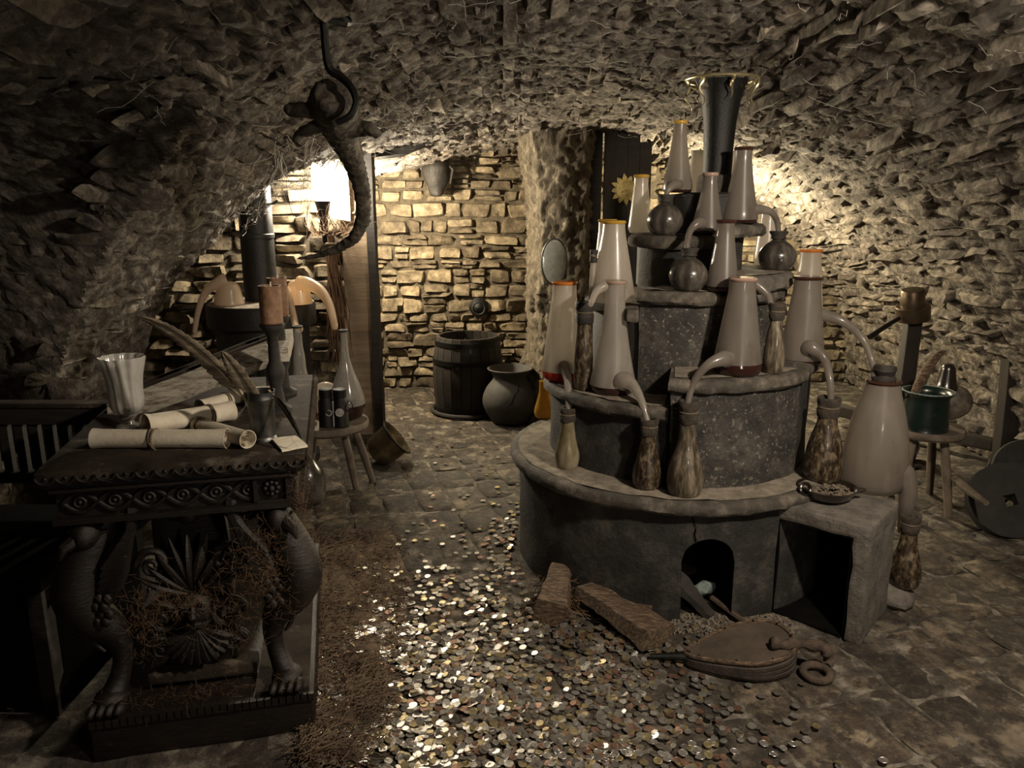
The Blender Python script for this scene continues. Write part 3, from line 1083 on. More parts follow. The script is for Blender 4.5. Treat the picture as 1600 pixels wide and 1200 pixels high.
# chimney pipe with crown
pc_ = (C5[0] + 0.005, C5[1], 0)
mb = MB().lathe([(0.058, 1.60), (0.060, 1.74), (0.066, 1.84), (0.078, 1.92), (0.092, 1.97), (0.105, 1.995), (0.100, 1.995), (0.06, 1.93), (0.05, 1.7)], pc_, 28)
pipe = build('chimney_pipe', mb, IRON, furnace)
mb = MB().torus((pc_[0], pc_[1], 2.0), 0.143, 0.006, seg=36, rs=8)
build('crown_hoop', mb, GILT, pipe)
for k in range(7):
    a = 2 * math.pi * (k + 0.3) / 7
    ca, sa = math.cos(a), math.sin(a)
    pts, rr = [], []
    L = 0.105 + 0.02 * math.sin(k * 2.3)
    for i in range(13):
        t = i / 12
        wv_ = 0.010 * math.sin(t * 8.5 + k)
        rad = 0.143 + wv_ - 0.02 * t
        tx = 0.006 * math.cos(t * 8.5)
        pts.append((pc_[0] + ca * rad - sa * tx, pc_[1] + sa * rad + ca * tx, 2.0 - t * L))
        rr.append(0.0065 * (1 - t) + 0.0012)
    build('flame_drip', MB().tube(pts, rr, 6), GILT, pipe)
    pts = [(pc_[0] + ca * r_, pc_[1] + sa * r_, z_) for r_, z_ in ((0.143, 2.0), (0.125, 1.975), (0.098, 1.965))]
    build('crown_arm', MB().tube(pts, 0.005, 6), GILT, pipe)
# block at the right with a black opening facing left
zt = 0.44
A_, B_, C_, D_ = (0.95, 2.66), (1.215, 2.415), (1.43, 2.66), (1.165, 2.905)


def inset(p, q, k):
    return (p[0] + (q[0] - p[0]) * k, p[1] + (q[1] - p[1]) * k)


idf = lambda x, y, d: Vector((x, y, d))
mb = MB().prism([inset(B_, A_, 0.16), B_, C_, inset(C_, D_, 0.16)], 0, zt - 0.001, idf)
sb = build('side_block', roughen(mb, 5, 0.008, 13, 0.012), BLOCK, furnace, angle=50)
mb = MB().prism([A_, inset(B_, A_, 0.0), C_, D_], zt - 0.055, zt, idf)
build('side_slab', roughen(mb, 5, 0.007, 15, 0.012), BLOCK, furnace, angle=50)
mb = MB().prism([inset(A_, B_, 0.12), inset(B_, A_, 0.17), inset(C_, D_, 0.17), inset(D_, C_, 0.1)], 0.014, zt - 0.056, idf)
mb2 = MB()
mb2.v = mb.v
mb2.f = [f for k, f in enumerate(mb.f) if k != 2]
build('black_cavity', mb2, BLACK, furnace, smooth=False)


# ---------------------------------------------------------------- glass on the furnace
def cone_prof(R, T, h, p, t0, t1, n=16):
    out = []
    for i in range(n + 1):
        t = t0 + (t1 - t0) * i / n
        if t < 0.09:
            q = t / 0.09
            r = R * (0.80 + 0.20 * math.sqrt(max(0, 1 - (1 - q) ** 2)))
        else:
            q = (t - 0.09) / 0.91
            r = T + (R - T) * ((1 - q) ** p if p >= 1 else (1 - q ** (1 / p)))
            if q > 0.9:
                r += T * 0.10 * math.sin((q - 0.9) / 0.1 * math.pi / 2)
        out.append((r, t * h))
    return out


def pxtube(pts, sc, n=5, seg=12, squash=None):
    """pts: (px, py, Y, radius px)"""
    sp = smooth_pts(pts, n)
    return MB().tube([P(a, b, c) for a, b, c, d in sp], [d * sc for a, b, c, d in sp], seg)


def flask(px, pyb, z, hpx, Rpx, Tpx, label, p=1.2, rim=None, body=None, liq=None, spouts=(), Yc=None, wrap=False):
    body = body or MILK
    c = G(px, pyb, z)
    s = S(c)
    c.y += Rpx * s * 0.85
    if Yc is not None:
        c = P(px, pyb, Yc)
        c.z = z
    s = S(c)
    c.x = (px - 800) * s
    R, T, h = Rpx * s, Tpx * s, hpx * s
    t = thing('glass_flask', label, 'flask', c)
    lf = liq[1] if liq else 0.0
    if liq:
        pr_ = [(0.0, 0.0)] + cone_prof(R, T, h, p, 0.0, lf, 6)
        build('liquid', MB().lathe(pr_, c, 30), liq[0], t, angle=60)
    pr_ = cone_prof(R, T, h, p, lf, 1.0)
    if not liq:
        pr_ = [(0.0, 0.0)] + pr_
    build('body', MB().lathe(pr_ + [(T * 1.0, h), (0.001, h - 0.001)], c, 30), body, t, angle=50)
    if rim is not None:
        rr = T * 1.18
        pr_ = [(rr * 0.8, h - 0.006), (rr, h - 0.002), (rr * 1.06, h + 0.004), (rr * 0.98, h + 0.010), (rr * 0.6, h + 0.011), (0.001, h + 0.008)]
        build('rim', MB().lathe(pr_, c, 24), rim, t)
    for sp in spouts:
        pts = [(a, b, c.y + dy, r * (0.76 if r < 21 else 1.0)) for a, b, dy, r in sp]
        o = build('spout', pxtube(pts, s, 6, 14), body, t, angle=60)
    if wrap:
        pr_ = [(T * 0.8, h + 0.004), (T * 0.85, h + 0.018), (T * 0.62, h + 0.028), (T * 0.8, h + 0.048), (T * 0.7, h + 0.062), (0.002, h + 0.064)]
        build('cloth_stopper', MB().lathe(pr_, c, 18, bump=0.006, bs=40), BWOOD, t)
    return t, c, s


def bottle(px, pyb, z, hpx, Rpx, Npx, label, mat, wrap=True, straight=0.0, name='phial', cat='bottle', wrapmat=None, Yc=None):
    c = G(px, pyb, z)
    s = S(c)
    c.y += Rpx * s * 0.85
    if Yc is not None:
        c = P(px, pyb, Yc)
        c.z = z
    s = S(c)
    c.x = (px - 800) * s
    R, N, h = Rpx * s, Npx * s, hpx * s
    t = thing(name, label, cat, c)
    pr_ = [(0, 0), (R * 0.72, 0.0), (R * 0.9, h * 0.03), (R, h * 0.12), (R * (0.98 + 0.0), h * 0.24), (R * (0.82 + 0.16 * straight), h * 0.38),
           (N * 1.2 * (1 - straight) + R * 0.85 * straight, h * 0.54), (N * (1 - straight * .5) + R * 0.35 * straight, h * 0.68), (N * 0.96, h * 0.82), (N * 1.0, h * 0.93), (N * 0.9, h * 0.93)]
    pr_ = smooth_pts(pr_, 3)
    pr_ = [(max(a, 0), b) for a, b in pr_]
    build('body', MB().lathe(pr_, c, 24, bump=0.0015, bs=20), mat, t, angle=60)
    if wrap:
        k = 1.22
        pr_ = [(N * 1.0, h * 0.76), (N * 1.12, h * 0.77), (N * 1.18, h * 0.86), (N * 1.05, h * 0.885), (N * k, h * 0.93), (N * k * 1.03, h * 0.985), (N * k * 0.9, h), (N * 0.75, h * 0.985), (N * 0.7, h * 0.95), (0.001, h * 0.945)]
        build('cloth_wrap', MB().lathe(pr_, c, 22, bump=0.004, bs=45), wrapmat or CLOTH, t, angle=60)
        build('cord', MB().torus((c.x, c.y, c.z + h * 0.885), N * 1.10, 0.0025, seg=18, rs=6), CORD, t)
    return t, c, s


# first ledge: receiving bottles
t, b1c, s_ = bottle(886, 735, 0.481, 97, 19, 10.5, 'pale amber glass bottle with dark wrapped neck, leftmost on the lowest furnace ledge', AMBBOT)
t, b2c, s_ = bottle(1010, 768, 0.481, 112, 23, 12, 'brown stained bottle under the clear-necked flask, middle of the lowest furnace ledge', BROWNG)
t, b3c, s_ = bottle(1069, 780, 0.481, 150, 28, 13, 'tall pale streaked bottle at the corner where the upper step begins', PALEG)
t, b5c, s_ = bottle(1284, 757, 0.481, 132, 29, 14, 'wide brown cone bottle between the furnace and the largest flask', BROWNG, straight=0.55)
bottle(850, 655, 0.481, 62, 15, 8, 'yellow bottle half hidden behind the left side of the furnace', YELLOW, wrap=False)
pts = []
for ph, z in ((-3.0, 0.322), (-3.6, 0.35), (-3.2, 0.375), (-4.4, 0.405), (-4.6, 0.43)):
    x, y = pol(FC, 0.668, ph)
    pts.append((x, y, z))
build('crack', MB().tube(pts, [0.002, 0.0025, 0.0015, 0.002, 0.0015], 5), BLACK, furnace)
# second tier
t, b0c, s_ = bottle(911, 612, 0.785, 138, 15, 12, 'dark brown bottle standing between the two white flasks on the left step', BROWNG, straight=0.9, wrapmat=BWOOD)
t, b4c, s_ = bottle(1207, 586, 0.90, 110, 16, 10, 'narrow mottled bottle squeezed between two grey flasks on the right step', PALEG, straight=0.75)


def dyb(c_f, c_b):
    return c_b.y - c_f.y


def ypos(px, pyb, z, Rpx):
    c = G(px, pyb, z)
    return c.y + Rpx * S(c) * 0.85


y1 = ypos(880, 598, 0.785, 33)
flask(880, 598, 0.785, 148, 33, 16, 'white frosted flask with orange rim and bright red liquid, leftmost on the furnace', 0.85, ORANGE, MILK, (REDL, 0.10),
      [[(880, 572, -0.06, 15), (882, 573, -0.085, 12), (886, 588, -0.135, 9), (888, 610, b1c.y - y1 + 0.06, 6.5), (888, 645, b1c.y - y1, 5.5)]])
y2 = ypos(957, 620, 0.785, 34)
flask(957, 620, 0.785, 170, 36, 14, 'tall white flask with slender clear neck and dark dregs on the left step', 1.7, PINKR, MILK, (DARKL, 0.08),
      [[(972, 596, -0.07, 19), (977, 594, -0.10, 17), (990, 604, -0.13, 11), (1003, 628, b2c.y - y2 + 0.04, 7), (1013, 664, b2c.y - y2, 5.5)]])
y4 = ypos(1151, 590, 0.90, 37)
flask(1151, 590, 0.90, 145, 38, 18, 'grey cone flask with pinkish rim and dark liquid on the front of the right step', 1.05, PINKR, MILKD, (DARKL, 0.13),
      [[(1136, 561, -0.075, 17), (1128, 561, -0.10, 15), (1104, 572, -0.12, 9), (1083, 600, -0.11, 7), (1073, 638, b3c.y - y4 + 0.01, 6)]])
y5 = ypos(1251, 572, 0.90, 33)
cf6y = ypos(1362, 776, 0.44, 48)
flask(1251, 572, 0.90, 130, 34, 18, 'grey flask with dark brown rim and two glass arms on the right step', 1.0, BROWNR, MILKD, (DARKL, 0.06),
      [[(1262, 546, -0.07, 16), (1268, 543, -0.095, 14), (1288, 560, -0.12, 9), (1297, 595, b5c.y - y5 + 0.01, 7), (1298, 632, b5c.y - y5, 6)],
       [(1268, 488, -0.01, 15), (1285, 492, -0.01, 13), (1318, 503, -0.03, 9), (1348, 530, -0.09, 7), (1362, 562, cf6y - y5 + 0.05, 6), (1366, 592, cf6y - y5, 5)]])
flask(1362, 776, 0.441, 168, 49, 21, 'largest milky flask of all, standing on the stone block at the furnace foot', 0.48, BROWNR, MILKD, None,
      [[(1392, 748, -0.04, 26), (1406, 744, -0.05, 24), (1418, 764, -0.07, 19), (1416, 790, -0.06, 15), (1411, 818, -0.02, 11), (1410, 832, -0.02, 9)]], wrap=True)
bl = thing('floor_stone', 'rough dusty stone lump beside the block, under a wrapped bottle', 'stone', G(1406, 968, 0))
c = G(1406, 955, 0)
mb = MB().ball((c.x, c.y + 0.07, 0.03), (0.085, 0.08, 0.05), bump=0.02, bs=16)
build('lump', mb, BLOCK, bl)
bottle(1411, 932, 0.075, 116, 24, 12, 'squat dirty bottle on the floor under the arm of the largest flask', BROWNG, Yc=c.y + 0.07)

# third tier
y3 = ypos(956, 468, 1.131, 34)
flask(956, 470, 1.131, 120, 35, 15, 'white cone flask with yellow rim on the left of the third step', 0.95, YELLOW, MILK, None,
      [[(957, 447, -0.08, 13), (947, 446, -0.11, 11), (932, 456, -0.14, 7), (923, 476, b0c.y - y3, 5)]], Yc=3.06)
flask(946, 462, 1.131, 112, 22, 12, 'white flask with yellow rim mostly hidden behind its twin on the third step', 1.0, YELLOW, MILK, None, (), Yc=3.30)
bottle(926, 468, 1.131, 80, 6.5, 5, 'thin white glass vial with a black stopper beside the yellow rimmed flask', MILK, straight=0.9, name='vial', wrapmat=BWOOD, Yc=3.05)
flask(1128, 457, 1.191, 105, 25, 12, 'grey flask with dark rim in the centre of the third step', 1.2, BROWNR, MILKD, (DARKL, 0.08),
      [[(1148, 440, -0.03, 13), (1160, 438, -0.04, 11), (1182, 445, -0.06, 9), (1200, 462, -0.08, 7), (1206, 484, b4c.y - ypos(1128, 457, 1.191, 25), 5)]])
flask(1255, 520, 0.916, 142, 28, 14, 'pale flask with orange rim behind the right side of the furnace', 0.9, ORANGE, MILK, None, (), Yc=3.32)
flask(1196, 414, 1.246, 84, 19, 11, 'pale glass flask standing behind the dark globe pot on the right', 0.9, None, MILK, None, (), Yc=3.50)


def globe(px, pyb, z, Rpx, hpx, label, mat=None, Yc=None):
    c = G(px, pyb, z)
    s = S(c)
    c.y += Rpx * s * 0.7
    if Yc is not None:
        c = P(px, pyb, Yc)
        c.z = z
    s = S(c)
    c.x = (px - 800) * s
    R, h = Rpx * s, hpx * s
    t = thing('globe_bottle', label, 'bottle', c)
    pr_ = [(0, 0), (R * 0.55, 0), (R * 0.85, h * 0.12), (R, h * 0.32), (R * 0.93, h * 0.50), (R * 0.62, h * 0.68), (R * 0.34, h * 0.77), (R * 0.30, h * 0.86)]
    build('body', MB().lathe(smooth_pts(pr_, 3), c, 28, bump=0.001), mat or DARKG, t, angle=60)
    pr_ = [(R * 0.32, h * 0.80), (R * 0.40, h * 0.82), (R * 0.36, h * 0.88), (R * 0.50, h * 0.97), (R * 0.48, h), (R * 0.34, h), (R * 0.3, h * 0.93), (0.001, h * 0.92)]
    build('wrapped_neck', MB().lathe(pr_, c, 22, bump=0.003, bs=50), BWOOD, t, angle=60)
    return t, c, s


t, g1c, s_ = globe(1038, 369, 1.391, 28, 61, 'dark globe bottle catching the topmost flask, left of the fourth step', Yc=3.13)
t, g2c, s_ = globe(1074, 456, 1.191, 30, 66, 'grey mottled globe bottle in the middle of the third step')
t, g3c, s_ = globe(1213, 424, 1.246, 29, 60, 'dark globe bottle on the right-hand block against the bright wall')
y8 = 3.10
flask(1105, 363, 1.391, 90, 26, 10, 'grey flask with its arm curving left, front of the fourth step', 1.35, PINKR, MILKD, (DARKL, 0.08),
      [[(1098, 349, -0.05, 12), (1090, 349, -0.07, 10), (1079, 360, -0.09, 7), (1074, 378, g2c.y - y8 + 0.02, 5.5), (1073, 402, g2c.y - y8, 5)]], Yc=y8)
y9 = 3.13
flask(1155, 351, 1.436, 110, 28, 12, 'tall grey flask arching its arm right to the dark globe bottle', 1.4, BROWNR, MILKD, (DARKL, 0.05),
      [[(1172, 328, -0.02, 12), (1184, 327, -0.02, 10), (1204, 331, 0.0, 7), (1214, 346, g3c.y - y9, 6), (1217, 372, g3c.y - y9, 5)]], Yc=y9)
y10 = 3.22
flask(1058, 304, 1.556, 103, 23, 9, 'topmost dusty flask with flared foot beside the chimney pipe', 1.3, YELLOW, MILKD, (DARKL, 0.04),
      [[(1062, 289, -0.05, 10), (1055, 288, -0.07, 9), (1044, 297, -0.09, 6), (1038, 314, g1c.y - y10, 4.5)]], Yc=y10)
flask(999, 366, 1.391, 84, 18, 10, 'slim white flask with yellow rim in front of the timber panel', 1.1, YELLOW, MILK, None, (), Yc=3.36)
flask(1141, 347, 1.436, 106, 20, 9, 'pale flask peeping out behind the right of the chimney pipe', 1.2, None, MILK, None, (), Yc=3.46)
flask(1084, 362, 1.391, 122, 19, 9, 'pale flask peeping out behind the left of the chimney pipe', 1.2, None, MILK, None, (), Yc=3.50)

# bowl with dried pieces on the side slab
c = G(1303, 790, zt)
c.y += 0.07
s = S(c)
bw = thing('pan', 'dark glazed pan with two lugs full of dried pieces on the block', 'bowl', c)
prb = [(0, 0.004), (0.060, 0.0), (0.085, 0.018), (0.104, 0.045), (0.108, 0.05), (0.101, 0.05), (0.085, 0.025), (0.055, 0.012), (0, 0.012)]
build('body', MB().lathe(prb, c, 30), GLAZE, bw)
build('handle', MB().torus((c.x - 0.095, c.y - 0.035, c.z + 0.05), 0.022, 0.007, RX(70) @ RY(20), 14, 8), GLAZE, bw)
build('spout', MB().tube([(c.x + 0.09, c.y - 0.02, c.z + 0.038), (c.x + 0.115, c.y - 0.025, c.z + 0.043), (c.x + 0.13, c.y - 0.03, c.z + 0.047)], [0.014, 0.01, 0.004], 8), GLAZE, bw)
mb = MB()
rr = random.Random(4)
for k in range(230):
    a, q = rr.uniform(0, 6.28), 0.088 * math.sqrt(rr.random())
    mb.box((c.x + q * math.cos(a), c.y + q * math.sin(a), c.z + 0.028 + 0.012 * (1 - q / 0.09) + rr.uniform(0, 0.006)), (rr.uniform(.005, .016), rr.uniform(.004, .01), 0.004), RZ(rr.uniform(0, 360)) @ RX(rr.uniform(-40, 40)))
o = stuff(build('dried_pieces', mb, HERBPIECE, loc=c + Vector((0, 0, 0.02))))
tag(o, 'small brown dried root pieces heaped in the dark pan', 'herbs')

# ---------------------------------------------------------------- carved table
TR = math.radians(13)
TO = Vector((-0.88, 1.90, 0))
TEX = Vector((math.cos(TR), math.sin(TR), 0))
TEY = Vector((-math.sin(TR), math.cos(TR), 0))


def TW(x, y, z):
    return TO + TEX * x + TEY * y + Vector((0, 0, z))


TROT = Matrix.Rotation(TR, 3, 'Z')
table = thing('carved_table', 'dark carved oak table on winged lion legs with scrolls and goblet on top', 'table', TW(0, 0.6, 0))
TL = 1.04


def tbox(x, y, z, sx, sy, sz):
    return MB().box(TW(x, y, z), (sx, sy, sz), TROT)


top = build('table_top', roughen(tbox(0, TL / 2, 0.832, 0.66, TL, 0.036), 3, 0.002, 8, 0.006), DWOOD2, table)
mb = MB()
for k in range(4):
    o_ = k * 0.006
    mb.box(TW(0, TL / 2, 0.811 - k * 0.006), (0.655 - 0.014 * k, TL - 0.008 - 0.014 * k, 0.006), TROT)
build('edge_moulding', mb, DWOOD, top)
mb = MB()
for k in range(14):
    x = -0.305 + k * 0.047
    pts = [TW(x + 0.022 * math.cos(a), -0.003, 0.835 - 0.018 * math.sin(a)) for a in frange(0, math.pi, 8)]
    mb.tube(pts, 0.0035, 6)
    mb.ball(TW(x, -0.001, 0.830), 0.005, seg=8, rings=5)
build('scalloped_carving', mb, DWOOD, top)
# rope carving along the right edge
mb = MB()
n = 72
for k in range(n):
    y = 0.0 + TL * k / n
    mb.tube([TW(0.330, y, 0.818), TW(0.340, y + 0.008, 0.832), TW(0.333, y + 0.016, 0.846)], [0.006, 0.010, 0.006], 6)
build('rope_edge', mb, DWOOD2, top)
apron = build('apron', tbox(0, TL / 2, 0.745, 0.60, TL - 0.08, 0.10), DWOOD, table)
mb = MB()
for z in (0.700, 0.708, 0.789):
    mb.box(TW(0, 0.03, z), (0.615, 0.03, 0.008), TROT)
mb.box(TW(0.305, TL / 2, 0.702), (0.02, TL - 0.1, 0.016), TROT)
build('moulding', mb, DWOOD, apron)
mb = MB()
for sg in (1, -1):
    pts = [TW(-0.285 + 0.46 * i / 80, 0.036, 0.749 + sg * 0.026 * math.sin(i / 80 * 5.5 * math.pi)) for i in range(81)]
    mb.tube(pts, 0.006, 6)
for k in range(6):
    mb.torus(TW(-0.244 + 0.0836 * k, 0.037, 0.749), 0.013, 0.005, TROT @ RX(90), 14, 6)
    mb.ball(TW(-0.244 + 0.0836 * k, 0.036, 0.749), 0.007, seg=8, rings=5)
build('guilloche_carving', mb, DWOOD, apron)
mb = MB()
for (x, z, sx, sz) in ((0.235, 0.785, 0.09, 0.01), (0.235, 0.713, 0.09, 0.01), (0.193, 0.749, 0.01, 0.08), (0.278, 0.749, 0.01, 0.08)):
    mb.box(TW(x, 0.034, z), (sx, 0.02, sz), TROT)
for a in range(8):
    mb.ball(TW(0.235 + 0.017 * math.cos(a * 0.785), 0.034, 0.749 + 0.017 * math.sin(a * 0.785)), 0.008, seg=8, rings=5)
mb.ball(TW(0.235, 0.030, 0.749), 0.010, seg=8, rings=5)
build('corner_rosette', mb, DWOOD, apron)
# plinth
pl = build('plinth', roughen(tbox(0.015, 0.52, 0.065, 0.60, 1.04, 0.13), 3, 0.003, 8, 0.008), DWOOD, table)
mb = MB()
for k in range(30):
    mb.box(TW(-0.275 + k * 0.02, -0.003, 0.118), (0.016, 0.010, 0.022), TROT)
build('gouge_band', mb, DWOOD, pl)
mb = MB().box(TW(0.225, 0.52, 0.134), (0.15, 1.0, 0.008), TROT)
build('plinth_board', mb, DWOOD2, pl)


def skin_tube(spec, seg=14, n=5):
    """spec of (x,y,z,r) world, smooth sweep with rounded ends"""
    sp = smooth_pts(spec, n)
    pts = [Vector(q[:3]) for q in sp]
    rr = [q[3] for q in sp]
    return MB().tube(pts, rr, seg)


def lion_leg(mir, Yl):
    """mir=+1 right leg, -1 left leg (seen from the camera)"""
    X0 = 0.0

    def L(x, y, z, r):
        v = TW(X0 + mir * x, y, z)
        return (v.x, v.y, v.z, r)
    leg = [L(0.205, 0.10, 0.690, 0.040), L(0.235, 0.085, 0.640, 0.050), L(0.270, 0.075, 0.560, 0.060), L(0.290, 0.07, 0.480, 0.066), L(0.272, 0.075, 0.415, 0.060),
           L(0.225, 0.085, 0.355, 0.044), L(0.205, 0.09, 0.300, 0.031), L(0.208, 0.09, 0.240, 0.026), L(0.222, 0.08, 0.190, 0.029), L(0.235, 0.06, 0.160, 0.034)]
    mb = skin_tube(leg, 16, 5)
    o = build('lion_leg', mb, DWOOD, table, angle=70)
    # paw with toes
    mb = MB().ball(TW(mir * 0.238, 0.055, 0.158), (0.045, 0.05, 0.030))
    for k in range(4):
        mb.ball(TW(mir * 0.238 + (k - 1.5) * 0.023, 0.012, 0.150), (0.014, 0.030, 0.019), seg=10, rings=6)
    build('paw', mb, DWOOD, o)
    # head with crest and beak
    mb = MB().ball(TW(mir * 0.245, 0.055, 0.655), (0.038, 0.05, 0.045), bump=0.006, bs=30)
    mb.tube([TW(mir * 0.262, 0.03, 0.65), TW(mir * 0.288, 0.0, 0.636), TW(mir * 0.296, -0.005, 0.61)], [0.02, 0.014, 0.004], 8)
    for k in range(6):
        a = math.radians(20 + 26 * k)
        mb.tube([TW(mir * 0.238, 0.05 + 0.008 * k, 0.65), TW(mir * (0.238 - 0.055 * math.cos(a)), 0.045, 0.645 + 0.05 * math.sin(a))], [0.014, 0.004], 6)
    build('griffin_head', mb, DWOOD, o)
    # wing: sweeping feathers
    mb = MB()
    for k in range(7):
        z0 = 0.43 + k * 0.022
        pts = [TW(mir * (0.245 - 0.006 * k), 0.045 - 0.003 * k, z0), TW(mir * (0.195 - 0.010 * k), 0.035, z0 + 0.05 + 0.008 * k),
               TW(mir * (0.160 - 0.006 * k), 0.04, z0 + 0.12 + 0.006 * k), TW(mir * (0.150 - 0.004 * k), 0.05, min(0.69, z0 + 0.19))]
        sp = smooth_pts([tuple(p) for p in pts], 4)
        mb.tube(sp, [0.010 + 0.006 * math.sin(math.pi * i / (len(sp) - 1)) for i in range(len(sp))], 6)
    build('wing', mb, DWOOD, o)
    # scaly ruff on the chest and a curl behind the knee
    mb = MB()
    for r_ in range(4):
        for k in range(4):
            mb.ball(TW(mir * (0.205 + 0.022 * k + 0.011 * (r_ % 2)), 0.020 + 0.006 * k, 0.475 - r_ * 0.022), (0.013, 0.008, 0.016), seg=8, rings=5)
    build('feather_scales', mb, DWOOD, o)
    pts = [TW(mir * (0.235 + 0.03 * math.sin(t * 3)), 0.06, 0.40 - 0.10 * t) for t in frange(0, 1, 8)]
    build('leaf_curl', MB().tube(pts, [0.012 * (1 - i / 9) + 0.003 for i in range(9)], 6), DWOOD, o)
    return o


lion_leg(1, 0)
lion_leg(-1, 0)
# pierced back panel behind the mask with openings left and right
carv = build('carved_panel', MB().add(*(lambda q: (q.v, q.f))(roughen(tbox(-0.005, 0.16, 0.40, 0.20, 0.035, 0.52), 4, 0.006, 12, 0.01))), DWOOD, table)
mb = MB()
for k in range(9):
    a = math.radians(-64 + 16 * k)
    L_ = 0.20 - 0.035 * abs(k - 4) / 4
    p0 = TW(-0.005, 0.11, 0.42)
    base = Vector((math.sin(a), 0, math.cos(a)))
    pts = []
    for i in range(7):
        t = i / 6
        pts.append(TW(-0.005 + math.sin(a) * L_ * t * 0.95, 0.115 - 0.03 * math.sin(t * 2.6), 0.42 + math.cos(a) * L_ * t))
    mb.tube(pts, [0.007, 0.013, 0.018, 0.020, 0.017, 0.011, 0.003], 8, flat=0.6)
build('palmette', mb, DWOOD, carv)
mb = MB().ball(TW(-0.005, 0.11, 0.375), (0.052, 0.045, 0.062), seg=18, rings=12)
mb.tube([TW(-0.005, 0.072, 0.40), TW(-0.005, 0.058, 0.372), TW(-0.005, 0.066, 0.358)], [0.008, 0.012, 0.009], 8)
for sg in (-1, 1):
    mb.tube([TW(-0.005 + sg * 0.008, 0.070, 0.402), TW(-0.005 + sg * 0.026, 0.066, 0.408), TW(-0.005 + sg * 0.042, 0.078, 0.400)], [0.006, 0.008, 0.004], 6)
    mb.ball(TW(-0.005 + sg * 0.022, 0.074, 0.388), (0.010, 0.007, 0.007), seg=10, rings=6)
    mb.tube([TW(-0.005, 0.064, 0.346), TW(-0.005 + sg * 0.024, 0.070, 0.342), TW(-0.005 + sg * 0.045, 0.078, 0.352)], [0.010, 0.009, 0.003], 6)
build('mask', mb, DWOOD, carv)
mb = MB()
for k in range(11):
    a = math.radians(-70 + 14 * k)
    pts = [TW(-0.005 + math.sin(a) * r_ * 0.95, 0.10 - 0.02 * math.sin(r_ * 20), 0.325 - math.cos(a) * r_) for r_ in (0.01, 0.04, 0.08, 0.11)]
    mb.tube(pts, [0.005, 0.009, 0.014, 0.008], 6)
build('shell_fan', mb, DWOOD, carv)
for sg in (-1, 1):
    for (zz, R0, dx) in ((0.36, 0.052, 0.085), (0.53, 0.045, 0.095), (0.27, 0.035, 0.10)):
        pts, rr = [], []
        for i in range(28):
            t = i / 27
            a = t * 4.2 * math.pi * 0.75
            r_ = R0 * (1 - 0.85 * t)
            pts.append(TW(-0.005 + sg * (dx + r_ * math.cos(a)), 0.10 - 0.02 * t, zz + r_ * math.sin(a)))
            rr.append(0.012 * (1 - 0.5 * t))
        build('volute', MB().tube(pts, rr, 8), DWOOD, carv)
mb = MB()
for sg in (-1, 1):
    pts = [TW(sg * x, 0.09, z) for x, z in ((0.02, 0.665), (0.06, 0.685), (0.10, 0.675), (0.13, 0.65), (0.17, 0.655), (0.19, 0.68))]
    mb.tube(smooth_pts([tuple(p) for p in pts], 4), 0.014, 8)
mb.ball(TW(0, 0.08, 0.672), (0.03, 0.02, 0.025))
build('swag', mb, DWOOD, carv)
build('stretcher', roughen(tbox(0.0, 0.14, 0.165, 0.30, 0.07, 0.035), 3, 0.004, 12, 0.006), DWOOD2, table)
mb = tbox(0, 0.92, 0.41, 0.36, 0.06, 0.56)
build('rear_support', roughen(mb, 2, 0.006, 10, 0.02), DWOOD, table)

# ---------------------------------------------------------------- on the table
TZ = 0.8505
# ribbed goblet
c = G(195, 671, TZ)
c.y += 0.03
s = S(c)
t = thing('goblet', 'ribbed frosted glass goblet on a short foot at the table left', 'goblet', c)
h = 108 * s
pr_ = [(14 * s, h * 0.20), (21 * s, h * 0.26), (24 * s, h * 0.38), (24 * s, h * 0.55), (26 * s, h * 0.75), (32 * s, h * 1.0), (30.5 * s, h * 1.0), (24 * s, h * 0.75), (22 * s, h * 0.5), (20 * s, h * 0.3), (0.001, h * 0.24)]
build('bowl', MB().lathe(smooth_pts(pr_, 4), c, 96, ribs=12, ribamp=0.05, twist=0.2), GOBLETG, t, angle=80)
pr_ = [(0, 0), (19 * s, 0), (19 * s, h * 0.02), (9 * s, h * 0.05), (7 * s, h * 0.10), (11 * s, h * 0.14), (14 * s, h * 0.18), (12 * s, h * 0.21), (0.001, h * 0.21)]
build('foot', MB().lathe(pr_, c, 28), HAZEGLASS, t)


